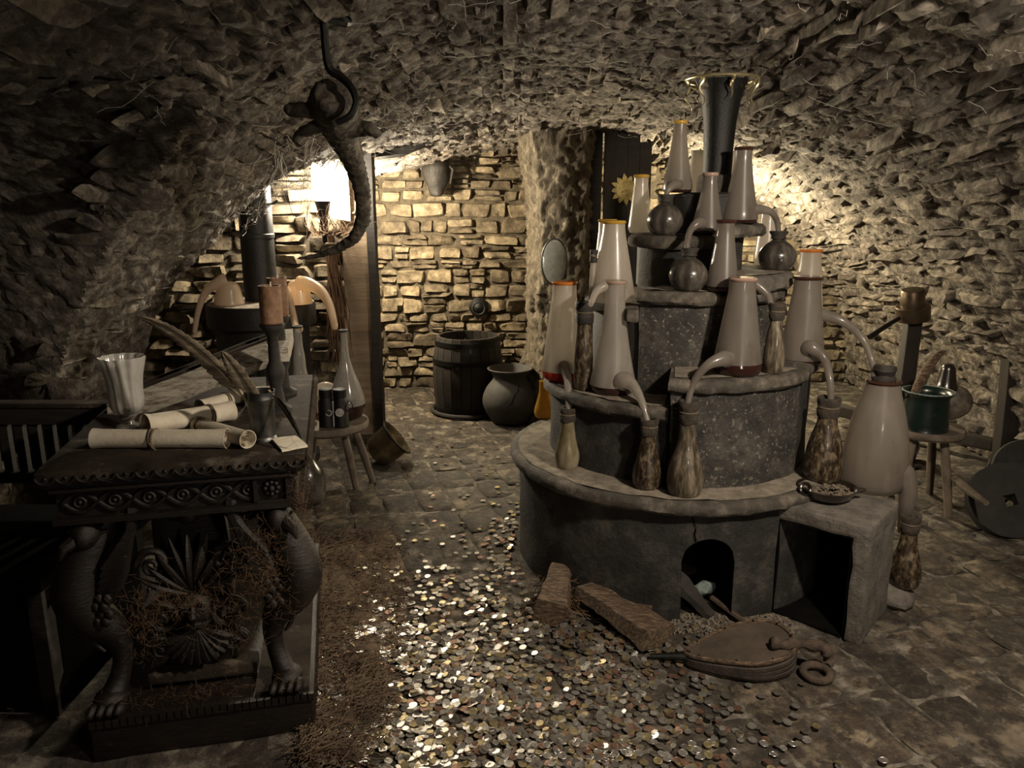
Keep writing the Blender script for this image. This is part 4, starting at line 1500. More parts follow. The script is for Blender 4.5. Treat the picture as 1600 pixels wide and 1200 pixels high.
def scroll(a, b, r, label, tie=0.5, flare=1.1):
    a, b = Vector(a), Vector(b)
    t = thing('parchment_scroll', label, 'scroll', (a + b) / 2 - Vector((0, 0, r)))
    d = (b - a)
    L_ = d.length
    rot = axis_rot(d)
    prf = [(r * flare, 0), (r, L_ * 0.08), (r * 0.97, L_ * 0.5), (r, L_ * 0.92), (r * flare, L_), (r * flare * 0.94, L_), (r * 0.92, L_ * 0.9), (r * 0.9, L_ * 0.1), (r * flare * 0.94, 0.0), (r * flare, 0)]
    mb = MB()
    mb.lathe(prf[:-1], a, 26, rot, bump=0.0015, bs=18)
    mb.f = [f for f in mb.f if len(f) == 4]
    # rolled sheet inside: spiral
    vs, fs = [], []
    n_ = 40
    for i in range(n_ + 1):
        an = i / n_ * 4.6 * math.pi
        q = r * 0.90 * (1 - 0.62 * i / n_)
        for zz in (0.004, L_ - 0.004):
            vs.append(a + rot @ Vector((q * math.cos(an), q * math.sin(an), zz)))
    for i in range(n_):
        fs.append((2 * i, 2 * i + 1, 2 * i + 3, 2 * i + 2))
    mb.add(vs, fs)
    build('sheet', mb, PAPER, t, angle=60)
    for k in (-1, 1):
        cc = a + d * tie + d.normalized() * k * 0.006
        build('tie', MB().torus(cc, r * 1.02, 0.003, rot @ RX(k * 6), 20, 6), CORD, t)
    kk = a + d * tie + Vector((0, -r, -r * 0.3))
    build('knot', MB().tube([kk, kk + Vector((0.008, -0.006, -0.008)), kk + Vector((0.014, 0.002, -0.02))], [0.005, 0.004, 0.002], 6), CORD, t)
    return t


a = G(140, 703, TZ)
b = G(347, 707, TZ)
r1 = 0.0255
scroll((a.x, a.y + r1, TZ + r1), (b.x, b.y + r1 + 0.02, TZ + r1), r1, 'front parchment scroll lying along the table edge, tied with cord', 0.45)
a = G(300, 692, TZ)
b = G(383, 705, TZ)
scroll((a.x - 0.02, a.y + 0.10, TZ + 0.024), (b.x, b.y + 0.03, TZ + 0.024), 0.0235, 'shorter scroll tucked under the others, its end beside the pewter cup', 0.1)
a = P(226, 664, 2.085)
b = P(362, 642, 2.30)
scroll(a, b, 0.029, 'upper parchment scroll resting across the other two scrolls', 0.72, 1.12)
# pewter cup
c = G(406, 692, TZ)
c.y += 0.035
s = S(c)
t = thing('pewter_cup', 'dull pewter cup holding feathers at the right of the table', 'cup', c)
R, h = 21 * s, 78 * s
pr_ = [(0, 0), (R * 0.98, 0), (R * 0.98, h * 0.05), (R * 0.86, h * 0.09), (R * 0.90, h * 0.14), (R * 0.97, h * 0.8), (R * 1.02, h * 0.82), (R * 1.02, h * 0.87), (R * 0.99, h * 0.89), (R * 1.05, h), (R * 0.99, h), (R * 0.92, h * 0.8), (R * 0.8, h * 0.1), (0.001, h * 0.08)]
build('cup', MB().lathe(pr_, c, 32), PEWTER, t)
cupc = c.copy()


def feather(pts, wl, wr, label, mat=None, bare=0.25):
    """pts along the shaft; wl/wr vane widths"""
    sp = [Vector(q) for q in smooth_pts([tuple(p) for p in pts], 6)]
    n_ = len(sp)
    t = thing('quill_feather', label, 'feather', sp[0])
    build('shaft', MB().tube(sp, [0.0028 * (1 - 0.8 * i / n_) + 0.0005 for i in range(n_)], 6), QUILL, t)
    for side, wd in ((1, wl), (-1, wr)):
        mb = MB()
        i0 = int(n_ * bare)
        vs, fs = [], []
        m_ = (n_ - 1 - i0) * 2
        for i in range(m_ + 1):
            k = i0 + i / 2
            i1 = min(int(k), n_ - 2)
            f = k - i1
            p = sp[i1].lerp(sp[i1 + 1], f)
            d = (sp[i1 + 1] - sp[i1]).normalized()
            sd = d.cross(Vector((0, 1, 0.25))).normalized() * side
            tt = i / m_
            wv_ = wd * min(1, tt * 6 + 0.15) * (1 - tt ** 3.5) * (1 + 0.10 * math.sin(i * 2.1))
            tip = p + sd * wv_ + d * wv_ * 0.8
            mid = p + (sd + d * 0.6) * wv_ * 0.5 + Vector((0, -0.004, 0))
            for dy in (0.0008, -0.0008):
                vs += [p + Vector((0, dy, 0)), mid + Vector((0, dy, 0)), tip + Vector((0, dy, 0))]
        for i in range(m_):
            o_ = i * 6
            for q in (0, 1):
                fs.append((o_ + q, o_ + q + 1, o_ + 6 + q + 1, o_ + 6 + q))
                fs.append((o_ + 3 + q, o_ + 9 + q, o_ + 9 + q + 1, o_ + 3 + q + 1))
            fs.append((o_ + 2, o_ + 5, o_ + 11, o_ + 8))
        mb.add(vs, fs)
        build('vane', mb, mat or FEATHER, t, angle=60)
    return t


cy = cupc.y
feather([P(404, 655, cy), P(378, 617, cy - 0.02), P(342, 578, cy - 0.03), P(302, 541, cy - 0.03), P(258, 511, cy - 0.03), P(216, 493, cy - 0.02)], 0.030, 0.020, 'long curving brown feather leaning far left out of the pewter cup', bare=0.18)
feather([P(408, 655, cy + 0.012), P(395, 624, cy + 0.0), P(374, 588, cy - 0.045), P(348, 549, cy - 0.06)], 0.030, 0.026, 'short barred feather upright behind the long one in the cup', bare=0.2)
q0 = P(420, 610, cy + 0.01)
q1 = P(445, 640, cy - 0.05)
q2 = P(473, 688, cy - 0.12)
feather([q0, q1, q2], 0.012, 0.009, 'dark narrow feather drooping over the right table edge', BWOOD, 0.2)
# folded paper at the corner
mb = roughen(MB().box(TW(0.285, 0.10, TZ + 0.004), (0.07, 0.12, 0.006), TROT @ RZ(18)), 3, 0.003, 22)
tag(build('folded_paper', mb, PAPER), 'small folded paper lying at the right table corner', 'paper')
# sloped weathered writing board
bl_, br_ = P(172, 650, 2.40), P(422, 552, 2.52)
t = thing('writing_slope', 'weathered pale wooden writing slope propped up on the table', 'writing slope', (bl_ + br_) / 2 - Vector((0, 0, 0.1)))
d = (br_ - bl_)
mb = MB().beam(bl_, br_, 0.035, 0.080, up=(0, 0.75, 0.65), jitter=0.004, nseg=12)
build('front_rail', mb, WEATHER, t, angle=50)
for k in range(3):
    off = TEY * (0.095 + 0.10 * k) + Vector((0, 0, 0.020))
    mb = MB().beam(bl_ + off, br_ + off, 0.095, 0.022, up=(0, 0.1, 1), jitter=0.003, nseg=10)
    build('plank', mb, DWOOD2, t, angle=50)
mb = MB().beam(br_ + Vector((0.035, 0.0, -0.005)), br_ + TEY * 0.38 + Vector((0.035, 0, 0.0)), 0.05, 0.05, jitter=0.004, nseg=8)
build('end_rail', mb, WEATHER, t, angle=50)
ft = br_ + TEY * 0.03
for yy in (0.03, 0.34):
    p = br_ + TEY * yy
    mb = MB().beam((p.x, p.y, TZ), (p.x, p.y, p.z - 0.02), 0.035, 0.035, up=(0, 1, 0))
    build('prop', mb, BWOOD, t)
# small parchment block below the slope and books of paper
p = P(403, 602, 2.50)
p.z = TZ + 0.03
mb = roughen(MB().box(p, (0.075, 0.06, 0.058), TROT), 2, 0.003, 20, 0.004)
tag(build('parchment_packet', mb, PAPER), 'pale parchment packet standing under the writing slope by the candlesticks', 'packet')
p = P(340, 622, 2.38)
a = Vector((p.x - 0.06, p.y, TZ + 0.024))
b = Vector((p.x + 0.02, p.y + 0.16, TZ + 0.024))
scroll(a, b, 0.023, 'scroll pointing away beneath the writing slope behind the long feather', 0.6)


# candlesticks with brown tins
def candlestick(px, py_top, py_bot, Y, wpx, label):
    top_ = P(px, py_top, Y)
    bot_ = P(px, py_bot, Y)
    s = S(bot_)
    c = Vector((bot_.x, Y, TZ))
    t = thing('candlestick', label, 'candlestick', c)
    hz = bot_.z - TZ
    R = wpx * s
    pr_ = [(0, 0), (R * 1.3, 0), (R * 1.3, 0.012), (R * 0.7, 0.025), (R * 0.55, hz * 0.3), (R * 0.85, hz * 0.42), (R * 0.9, hz * 0.5), (R * 0.55, hz * 0.58), (R * 0.5, hz * 0.85), (R * 0.9, hz * 0.93), (R * 1.12, hz * 0.97), (R * 1.12, hz), (0.001, hz)]
    build('stem', MB().lathe(pr_, c, 22, bump=0.003, bs=20), BWOOD, t, angle=50)
    hh = top_.z - bot_.z
    pr_ = [(R * 0.9, 0), (R, 0.004), (R, hh * 0.95), (R * 1.04, hh), (R * 0.9, hh), (R * 0.85, hh * 0.7), (0.001, hh * 0.65)]
    o = build('candle', MB().lathe(pr_, bot_, 24, bump=0.0012, bs=25), CANDLE, t)
    build('wick', MB().tube([bot_ + Vector((0, 0, hh * 0.6)), bot_ + Vector((0.004, 0, hh + 0.012))], [0.006, 0.002], 6), PAPER, o)
    return t


candlestick(425, 446, 506, 2.42, 17, 'front candlestick with a rust brown candle and dark turned stem')
candlestick(436, 434, 494, 2.66, 15, 'rear candlestick half hidden behind the front brown candle')

# ---------------------------------------------------------------- slatted bench at far left
t = thing('slatted_bench', 'black wooden bench with slatted back at the far left behind the table', 'bench', (-1.78, 2.62, 0))
yb = 2.62
zt_, zm, zb_ = 0.815, 0.755, 0.575
x0, x1 = -2.15, -1.36
build('top_rail', roughen(MB().box(((x0 + x1) / 2, yb, (zt_ + zm) / 2), (x1 - x0, 0.05, zt_ - zm + 0.005)), 2, 0.002, 10, 0.006), BWOOD, t)
build('cap_rail', roughen(MB().box(((x0 + x1) / 2, yb, zt_ + 0.008), (x1 - x0 + 0.02, 0.065, 0.016)), 2, 0.002, 10, 0.004), DWOOD2, t)
build('lower_rail', roughen(MB().box(((x0 + x1) / 2, yb, zb_ - 0.02), (x1 - x0, 0.05, 0.04)), 2, 0.002, 10, 0.006), DWOOD2, t)
k = 0
x = x0 + 0.03
while x < x1:
    build('slat', MB().box((x, yb, (zm + zb_) / 2), (0.030, 0.025, zm - zb_ + 0.01)), BWOOD, t, smooth=False)
    x += 0.0535
build('seat', roughen(MB().box(((x0 + x1) / 2, yb - 0.30, 0.43), (x1 - x0, 0.60, 0.035)), 2, 0.003, 10, 0.006), BLACK, t)  # seat made deep and black in place of the shade beside the table
build('shade_front_panel', roughen(MB().box(((x0 + x1) / 2, yb - 0.57, 0.21), (x1 - x0 - 0.02, 0.025, 0.40)), 2, 0.002, 10, 0.004), BLACK, t)  # added panel, its black replaces the shade on the floor behind it
build('shade_side_panel', roughen(MB().box((x1 - 0.02, yb - 0.30, 0.21), (0.025, 0.54, 0.40)), 2, 0.002, 10, 0.004), BLACK, t)  # added end panel, black for the same floor shade
for xx in (x0 + 0.03, x1 - 0.03):
    build('leg', MB().box((xx, yb, 0.40), (0.045, 0.05, 0.80)), BWOOD, t, smooth=False)
    build('leg', MB().box((xx, yb - 0.56, 0.21), (0.045, 0.05, 0.42)), BWOOD, t, smooth=False)

# ---------------------------------------------------------------- black stove with pipe and glass heads
YS = 4.45
sc_ = P(408, 472, YS)
s = S(sc_)
c = Vector((sc_.x, YS, 0))
t = thing('iron_stove', 'black drum stove with wide plate and upright pipe against the left rubble wall', 'stove', c)
zt2 = sc_.z
R = 80 * s
pr_ = [(0, 0.0), (R * 0.95, 0.0), (R * 0.95, 0.04), (R * 0.88, 0.05), (R * 0.88, zt2 * 0.38), (R * 0.91, zt2 * 0.385), (R * 0.91, zt2 * 0.40), (R * 0.88, zt2 * 0.405), (R * 0.88, zt2 - 0.13)]
body_ = build('drum', MB().lathe(pr_, c, 36), STOVE, t)
pr_ = [(R * 0.85, zt2 - 0.13), (R * 1.0, zt2 - 0.13), (R * 1.03, zt2 - 0.12), (R * 1.03, zt2 - 0.012), (R * 1.0, zt2), (0.001, zt2)]
build('plate', MB().lathe(pr_, c, 40), STOVE, t)
# dusty lid on top
pr_ = [(R * 1.0, zt2), (R * 0.97, zt2 + 0.004), (0.001, zt2 + 0.005)]
build('lid_dust', MB().lathe(pr_, c, 36), DUST, t)
px_ = P(404, 465, YS)
pr_ = [(0.094, zt2), (0.094, zt2 + 0.36), (0.099, zt2 + 0.365), (0.099, zt2 + 0.385), (0.094, zt2 + 0.39), (0.092, 1.66)]
pp = build('stove_pipe', MB().lathe(pr_, (px_.x, YS + 0.05, 0), 26), STOVE, t)
build('wire', MB().torus((px_.x, YS + 0.05, zt2 + 0.55), 0.098, 0.005, RX(12), 24, 6), IRON, pp)
w0 = P(383, 300, YS - 0.06)
build('wire_end', MB().tube([P(376, 292, YS - .03), P(395, 322, YS - .06), P(428, 318, YS - .05), P(434, 312, YS - .05)], 0.006, 6), IRON, pp)


def alembic(px, pyb, Y, z, label, spts, mat, wpx=28, hpx=40):
    c = P(px, pyb, Y)
    s = S(c)
    c.z = z
    R, h = wpx * s, hpx * s
    t = thing('alembic_head', label, 'alembic', c)
    pr_ = [(0, 0), (R * 0.9, 0), (R, h * 0.05), (R * 0.98, h * 0.16), (R * 0.92, h * 0.3), (R * 0.84, h * 0.52), (R * 0.76, h * 0.74), (R * 0.58, h * 0.91), (R * 0.3, h * 0.99), (0.001, h * 1.0)]
    build('bell', MB().lathe(smooth_pts(pr_, 3), c, 28), mat, t, angle=70)
    build('beak', pxtube([(a, b, Y + dy, r) for a, b, dy, r in spts], s, 5, 12), mat, t, angle=60)
    return t


alembic(358, 466, YS - 0.16, zt2 + 0.0055, 'pink milk glass alembic head on the stove, beak drooping left',
        [(352, 438, -0.02, 11), (341, 442, -0.04, 9), (322, 456, -0.05, 6), (310, 485, -0.06, 4.5), (304, 520, -0.07, 3.5)], AMBERG, 23, 36)
# wooden catch under the left beak end
fl2 = P(520, 530, 3.98)
alembic(467, 468, YS - 0.12, zt2 + 0.0055, 'honey coloured alembic head on the stove, beak reaching right to the long flask',
        [(468, 442, -0.05, 11), (482, 444, -0.08, 10), (502, 456, -0.14, 8), (515, 478, -0.24, 6), (522, 505, -0.36, 5), (523, 512, -0.36, 4.5)], AMBERG, 21, 38)
c = P(452, 468, YS - 0.27)
t = thing('glass_tube', 'thin pinkish glass tube running down behind the candles to a flask', 'tube', P(468, 512, 3.93))
build('tube', pxtube([(447, 450, YS - 0.2, 5), (452, 465, YS - 0.22, 5), (458, 490, YS - 0.3, 5), (462, 510, 4.0, 5.5), (468, 514, 3.95, 6)], S(c), 5, 10), AMBERG, t)

# ---------------------------------------------------------------- stool with long flasks
def stool(px, pyc, Y, z, R, label, feet, th=0.045, mat=None):
    c = P(px, pyc, Y)
    c.z = 0
    t = thing('round_stool', label, 'stool', c)
    pr_ = [(0, z - th), (R * 0.94, z - th), (R, z - th * 0.7), (R, z - th * 0.2), (R * 0.97, z), (0.001, z)]
    build('seat', MB().lathe(pr_, c, 32, bump=0.003, bs=9), mat or STOOLW, t)
    for (fx_, fy_) in feet:
        a = Vector((c.x + (fx_ - c.x) * 0.55, c.y + (fy_ - c.y) * 0.55, z - th * 0.6))
        mb = MB().tube([a, ((a.x + fx_) / 2, (a.y + fy_) / 2, z * 0.5), (fx_, fy_, 0)], [0.019, 0.022, 0.018], 10)
        build('leg', mb, mat or STOOLW, t)
    return t, c


YL = 3.92
zst = 0.40
st = P(512, 662, YL)
f1_ = G(557, 764, 0)
stool(512, 662, YL, zst, 0.215, 'round wooden stool carrying the long-necked flasks beside the doorway',
      [(f1_.x, f1_.y), (st.x - 0.14, YL - 0.16), (st.x + 0.20, YL + 0.14), (st.x - 0.16, YL + 0.16)])


def long_flask(px, pyb, z, Yc, hpx, Rpx, Npx, label, mat, liq):
    c = P(px, pyb, Yc)
    s = S(c)
    c.z = z
    R, N, h = Rpx * s, Npx * s, hpx * s
    t = thing('long_flask', label, 'flask', c)
    lower = [(0, 0), (R * 0.6, 0.002), (R * 0.88, h * 0.05), (R * 0.985, h * 0.12), (R, h * 0.17)]
    upper = [(R, h * 0.17), (R * 0.97, h * 0.22), (R * 0.86, h * 0.31), (R * 0.68, h * 0.42), (R * 0.45, h * 0.55), (N * 1.5, h * 0.68), (N * 1.1, h * 0.8), (N, h * 0.92), (N, h)]
    build('liquid', MB().lathe(smooth_pts(lower, 3), c, 28), liq, t, angle=70)
    build('body', MB().lathe(smooth_pts(upper, 3), c, 28), mat, t, angle=70)
    build('collar', MB().torus((c.x, c.y, c.z + h), N * 1.1, 0.006, None, 16, 8), BWOOD, t)
    return t, c, s


# seat top at YL
long_flask(543, 640, zst, YL + 0.04, 138, 28, 5, 'teardrop flask with dark red wine at the back of the left stool', HAZEGLASS, DARKL)
long_flask(474, 661, zst, YL - 0.04, 150, 22, 6, 'slender flask with red liquid standing at the left edge of the stool', HAZEGLASS, REDL)
c = P(502, 640, YL + 0.13)
c.z = zst
s = S(c)
t = thing('retort', 'round pale retort with a bent neck behind the black canisters', 'retort', c)
build('bulb', MB().ball(c + Vector((0, 0, 0.055)), (0.062, 0.055, 0.055)), MILK, t)
build('neck', MB().tube(smooth_pts([tuple(c + Vector(v)) for v in ((-0.02, 0, 0.10), (0.01, -0.01, 0.15), (0.06, -0.015, 0.155), (0.10, -0.02, 0.12))], 5), [0.03 - 0.001 * i for i in range(16)], 12), MILK, t)
EMB = M('etched_silver', [(0.3, (0.25, 0.24, 0.22)), (0.7, (0.5, 0.48, 0.44))], 60, bump=0.5, rough=0.5)
for (px, lab, em) in ((511, 'left black canister with a wire clasp on the stool', False), (533, 'right black canister with a round silver emblem on the stool', True)):
    c = P(px, 660, YL - 0.12)
    c.z = zst
    s = S(c)
    t = thing('canister', lab, 'canister', c)
    R, h = 12 * s, 60 * s
    pr_ = [(0, 0), (R, 0), (R * 1.04, 0.005), (R, 0.012), (R, h * 0.66), (R * 0.8, h * 0.76), (R * 0.78, h * 0.78), (R * 0.86, h * 0.79), (R * 0.86, h * 0.99), (R * 0.8, h), (0.001, h)]
    o = build('body', MB().lathe(pr_, c, 24, bump=0.001), IRON, t)
    if em:
        cc = c + Vector((0.004, -R * 1.01, h * 0.42))
        build('emblem', MB().lathe([(0, 0), (R * 0.55, 0), (R * 0.55, 0.004), (R * 0.48, 0.006), (R * 0.40, 0.004), (R * 0.25, 0.007), (0.001, 0.008)], cc, 20, RX(90)), EMB, t)
        build('handle', MB().torus((c.x + R, c.y, c.z + h * 0.55), h * 0.12, 0.003, RX(90), 16, 6), IRON, t)
    else:
        build('clasp', MB().torus((c.x + R * 0.5, c.y - R * 0.9, c.z + h * 0.4), 0.014, 0.003, RX(80), 16, 6), EMB, t)
        build('pin', MB().tube([(c.x + R * 1.05, c.y - R * 0.6, c.z + 0.005), (c.x + R * 1.05, c.y - R * 0.6, c.z + h * 0.7)], 0.005, 8), EMB, t)
# brown glass bulb below the table top's right edge
c = G(478, 792, 0)
c.y += 0.05
t = thing('demijohn', 'brown glass jar on the floor half hidden behind the table', 'jar', c)
pr_ = [(0, 0), (0.055, 0), (0.085, 0.03), (0.095, 0.10), (0.085, 0.17), (0.05, 0.23), (0.035, 0.27), (0.042, 0.28), (0.03, 0.28), (0.001, 0.27)]
build('body', MB().lathe(smooth_pts(pr_, 3), c, 26), DARKG, t, angle=70)
pr_ = [(0.03, 0.275), (0.036, 0.28), (0.034, 0.31), (0.001, 0.312)]
build('stopper', MB().lathe(pr_, c, 16), CLOTH, t)

# tipped brass pot
c = P(604, 700, 4.36)
rot = axis_rot(Vector((0.75, 0.10, 0.60)))
t = thing('brass_pot', 'tarnished brass pot tipped on its side near the doorway', 'pot', (c.x, c.y, 0))
R = 0.112
pr_ = [(0, -0.10), (R * 0.55, -0.095), (R * 0.80, -0.07), (R * 0.9, -0.02), (R * 0.93, 0.06), (R * 1.04, 0.075), (R * 1.04, 0.082), (R * 0.9, 0.078), (R * 0.86, 0.0), (R * 0.6, -0.08), (0.001, -0.088)]
mb = MB().lathe(pr_, (0, 0, 0), 32, rot)
zmin = min(v[2] for v in mb.v)
mb.v = [(v[0] + c.x, v[1] + c.y, v[2] - zmin + 0.004) for v in mb.v]
pc0 = Vector((c.x, c.y, -zmin + 0.004))
build('bowl', mb, BRASS, t)
build('rim', MB().torus(pc0 + rot @ Vector((0, 0, 0.079)), R * 1.04, 0.006, rot, 30, 8), IRON, t)

# barrel
c = G(729, 655, 0)
c.y += 0.25
s = S(c)
t = thing('wooden_barrel', 'dark wooden open barrel bound with hoops in the passage', 'barrel', c)
h = 0.575


def br(z):
    q = (z / h - 0.48) * 2
    return 0.262 - 0.030 * q * q


n = 22
for k in range(n):
    mb = MB()
    a0, a1 = 2 * math.pi * (k + 0.03) / n, 2 * math.pi * (k + 0.97) / n
    vs, fs = [], []
    for i in range(9):
        z = h * i / 8
        for rr_ in (br(z), br(z) - 0.022):
            for a in (a0, a1):
                vs.append((c.x + rr_ * math.cos(a), c.y + rr_ * math.sin(a), z))
    for i in range(8):
        o_ = i * 4
        fs += [(o_, o_ + 1, o_ + 5, o_ + 4), (o_ + 3, o_ + 2, o_ + 6, o_ + 7), (o_ + 2, o_, o_ + 4, o_ + 6), (o_ + 1, o_ + 3, o_ + 7, o_ + 5)]
    fs += [(0, 2, 3, 1), (32, 33, 35, 34)]
    build('stave', mb.add(vs, fs), BWOOD if k % 3 else POSTW, t)
for z in (0.045, 0.40, 0.53):
    pr_ = [(br(z) + 0.001, z - 0.018), (br(z) + 0.006, z - 0.018), (br(z) + 0.006, z + 0.018), (br(z) + 0.001, z + 0.018)]
    mb = MB().lathe(pr_, (c.x, c.y, 0), 36)
    mb.f = [f for f in mb.f if len(f) == 4]
    build('hoop', mb, IRON, t)
build('contents', MB().lathe([(0.22, h - 0.10), (0.15, h - 0.095), (0.001, h - 0.10)], (c.x, c.y, 0), 28, bump=0.004), BWOOD, t)
# foot tray under the barrel
build('base_ring', MB().torus((c.x, c.y, 0.018), 0.272, 0.016, None, 40, 8), BWOOD, t)

# cracked clay pot
c = G(797, 668, 0)
c.y += 0.15
t = thing('clay_pot', 'big grey cracked clay pot with flared lip beside the barrel', 'pot', c)
pr_ = [(0, 0), (0.11, 0), (0.15, 0.04), (0.19, 0.12), (0.195, 0.18), (0.17, 0.25), (0.13, 0.30), (0.118, 0.325), (0.13, 0.355), (0.158, 0.385), (0.160, 0.392), (0.150, 0.392), (0.118, 0.35), (0.10, 0.32), (0.14, 0.24), (0.15, 0.1), (0.001, 0.06)]
build('body', MB().lathe(smooth_pts(pr_, 3), c, 40), CLAY, t, angle=60)
pts = []
for i, (a, z) in enumerate(((-62, 0.30), (-70, 0.26), (-80, 0.235), (-86, 0.19), (-96, 0.15), (-99, 0.10))):
    r_ = {0.30: 0.132, 0.26: 0.163, 0.235: 0.178, 0.19: 0.195, 0.15: 0.195, 0.10: 0.181}[z]
    pts.append((c.x + r_ * math.cos(math.radians(a)), c.y + r_ * math.sin(math.radians(a)), z))
build('crack', MB().tube(pts, [0.001, 0.0025, 0.002, 0.003, 0.002, 0.001], 5), BLACK, t)

# hanging dark sack and boss on passage wall
c = P(682, 275, 6.20)
t = thing('hanging_bag', 'dark rounded leather bag hanging high on the passage wall', 'bag', c - Vector((0, 0, 0.15)))
pr_ = [(0, -0.15), (0.045, -0.15), (0.06, -0.11), (0.085, -0.05), (0.108, 0.02), (0.112, 0.07), (0.09, 0.12), (0.05, 0.145), (0, 0.15)]
build('bag', MB().lathe(smooth_pts(pr_, 3), c, 28, scale=(1.0, 0.85), bump=0.010, bs=14), LEATHER, t, angle=70)
build('strap', MB().tube([c + Vector((0.06, -0.04, 0.11)), c + Vector((0.13, -0.02, 0.05)), c + Vector((0.11, -0.03, -0.06))], [0.012, 0.014, 0.008], 8), LEATHER, t)
build('loop', MB().torus(c + Vector((0, 0.03, 0.15)), 0.025, 0.006, RX(90), 16, 6), IRON, t)
c = P(748, 481, 6.28)
t = thing('wall_boss', 'dark round iron boss with a ring set low in the passage wall', 'fitting', c)
build('disc', MB().lathe([(0.078, 0), (0.08, 0.02), (0.065, 0.035), (0.04, 0.06), (0.001, 0.075)], (c.x, c.y + 0.05, c.z), 24, RX(90), bump=0.006, bs=20), IRON, t)
build('ring', MB().torus((c.x, c.y - 0.01, c.z - 0.005), 0.05, 0.009, RX(80), 20, 8), IRON, t)

# oval hand mirror on pier
c = P(866, 409, 5.06)
t = thing('oval_mirror', 'oval silvered mirror leaning on the crumbling pier', 'mirror', c - Vector((0, 0, 0.15)))
rot = RX(84) @ RZ(0)
pr_ = [(0, 0.016), (0.055, 0.014), (0.075, 0.006), (0.082, 0)]
mb = MB().lathe([(0.082, -0.004), (0.082, 0.002), (0.06, 0.010), (0.001, 0.016)], c, 36, RZ(-6) @ RX(88), scale=(1, 1.78))
build('glass', mb, MIRROR, t, angle=70)
pts = []
for i in range(37):
    a = 2 * math.pi * i / 36
    pts.append(c + RZ(-6) @ RX(88) @ Vector((0.083 * math.cos(a), 0.147 * math.sin(a), 0)))
build('frame', MB().tube(pts, 0.006, 8), PEWTER, t)
build('handle', MB().tube([c + Vector((0, 0.01, -0.145)), c + Vector((0.004, 0.02, -0.25))], [0.012, 0.016], 8), PEWTER, t)
build('wall_hook', MB().tube([c + Vector((0, 0.01, 0.14)), c + Vector((0, 0.12, 0.15))], 0.007, 8), IRON, t)

# gilded sun face
c = P(977, 296, 5.27)
t = thing('sun_ornament', 'gilded sun face with pointed rays hung on the dark panel', 'ornament', c)
F = lambda x, y, d: c + Vector((x, -d, y))
build('disc', MB().lathe([(0.060, 0), (0.060, 0.012), (0.050, 0.020), (0.001, 0.026)], c, 30, RX(90)), SUN, t, angle=50)
for k in range(12):
    a = 2 * math.pi * k / 12 + 0.12
    L_ = 0.104 if k % 2 else 0.094
    ca, sa = math.cos(a), math.sin(a)
    w_ = 0.017
    poly = [(0.054 * ca + w_ * sa, 0.054 * sa - w_ * ca), (0.078 * ca + w_ * 0.95 * sa, 0.078 * sa - w_ * .95 * ca), (L_ * ca, L_ * sa), (0.078 * ca - w_ * .7 * sa, 0.078 * sa + w_ * .7 * ca), (0.054 * ca - w_ * sa, 0.054 * sa + w_ * ca)]
    build('ray', MB().prism(poly, 0.0, 0.010, F), SUN, t, smooth=False)
mb = MB()
mb.tube([F(0, 0.018, 0.022), F(0, -0.006, 0.036), F(0, -0.010, 0.026)], [0.005, 0.008, 0.005], 8)
for sg in (-1, 1):
    mb.ball(F(sg * 0.020, 0.012, 0.022), (0.010, 0.006, 0.005), seg=10, rings=6)
    mb.tube([F(sg * 0.008, 0.024, 0.024), F(sg * 0.022, 0.028, 0.023), F(sg * 0.034, 0.020, 0.018)], 0.0035, 6)
    mb.ball(F(sg * 0.026, -0.012, 0.020), (0.012, 0.008, 0.011), seg=10, rings=6)
mb.tube([F(-0.016, -0.026, 0.021), F(0, -0.030, 0.026), F(0.016, -0.026, 0.021)], [0.003, 0.006, 0.003], 6)
mb.ball(F(0, -0.042, 0.018), (0.010, 0.006, 0.007), seg=10, rings=6)
build('face', mb, SUN, t)

# ---------------------------------------------------------------- wall lamp
c = P(508, 288, 4.82)
t = thing('torch_lamp', 'glowing torch lamp on an iron holder fixed to the left rubble wall', 'lamp', P(508, 366, 4.82))
pr_ = [(0.045, -0.10), (0.066, -0.07), (0.070, 0.0), (0.066, 0.10), (0.05, 0.125), (0.001, 0.13)]
build('glow_shade', MB().lathe(smooth_pts(pr_, 3), (c.x - 0.01, c.y, c.z), 24), GLOW, t, angle=70)
b0_ = Vector((c.x - 0.02, c.y, c.z - 0.10))
build('socket', MB().lathe([(0.02, -0.16), (0.028, -0.08), (0.05, 0.0), (0.045, 0.005), (0.001, 0.0)], b0_, 20), IRON, t)
build('stem', MB().tube([b0_ + Vector((0, 0, -0.15)), b0_ + Vector((0, 0.02, -0.24)), b0_ + Vector((0.03, 0.10, -0.27)), b0_ + Vector((0.03, 0.22, -0.27))], [0.02, 0.02, 0.015, 0.015], 10), IRON, t)
for k in range(3):
    build('ring', MB().torus(b0_ + Vector((0, 0, -0.05 - 0.05 * k)), 0.034 - 0.004 * k, 0.005, None, 18, 6), IRON, t)
# white sheet behind the lamp
q = [P(516, 264, 4.92), P(543, 262, 4.95), P(548, 346, 4.95), P(516, 342, 4.92)]
sh = thing('paper_sheet', 'white paper sheet hanging behind the glowing torch lamp', 'sheet', q[3])
mb = MB().add([tuple(p) for p in q] + [tuple(p + Vector((0, 0.006, 0))) for p in q], [(0, 1, 2, 3), (7, 6, 5, 4), (0, 4, 5, 1), (1, 5, 6, 2), (2, 6, 7, 3), (3, 7, 4, 0)])
build('sheet', roughen(mb, 4, 0.004, 12), SHEET, sh)
build('batten', MB().beam(q[0] + Vector((-0.02, 0.01, 0.01)), q[1] + Vector((0.02, 0.01, 0.01)), 0.02, 0.03), WEATHER, sh)

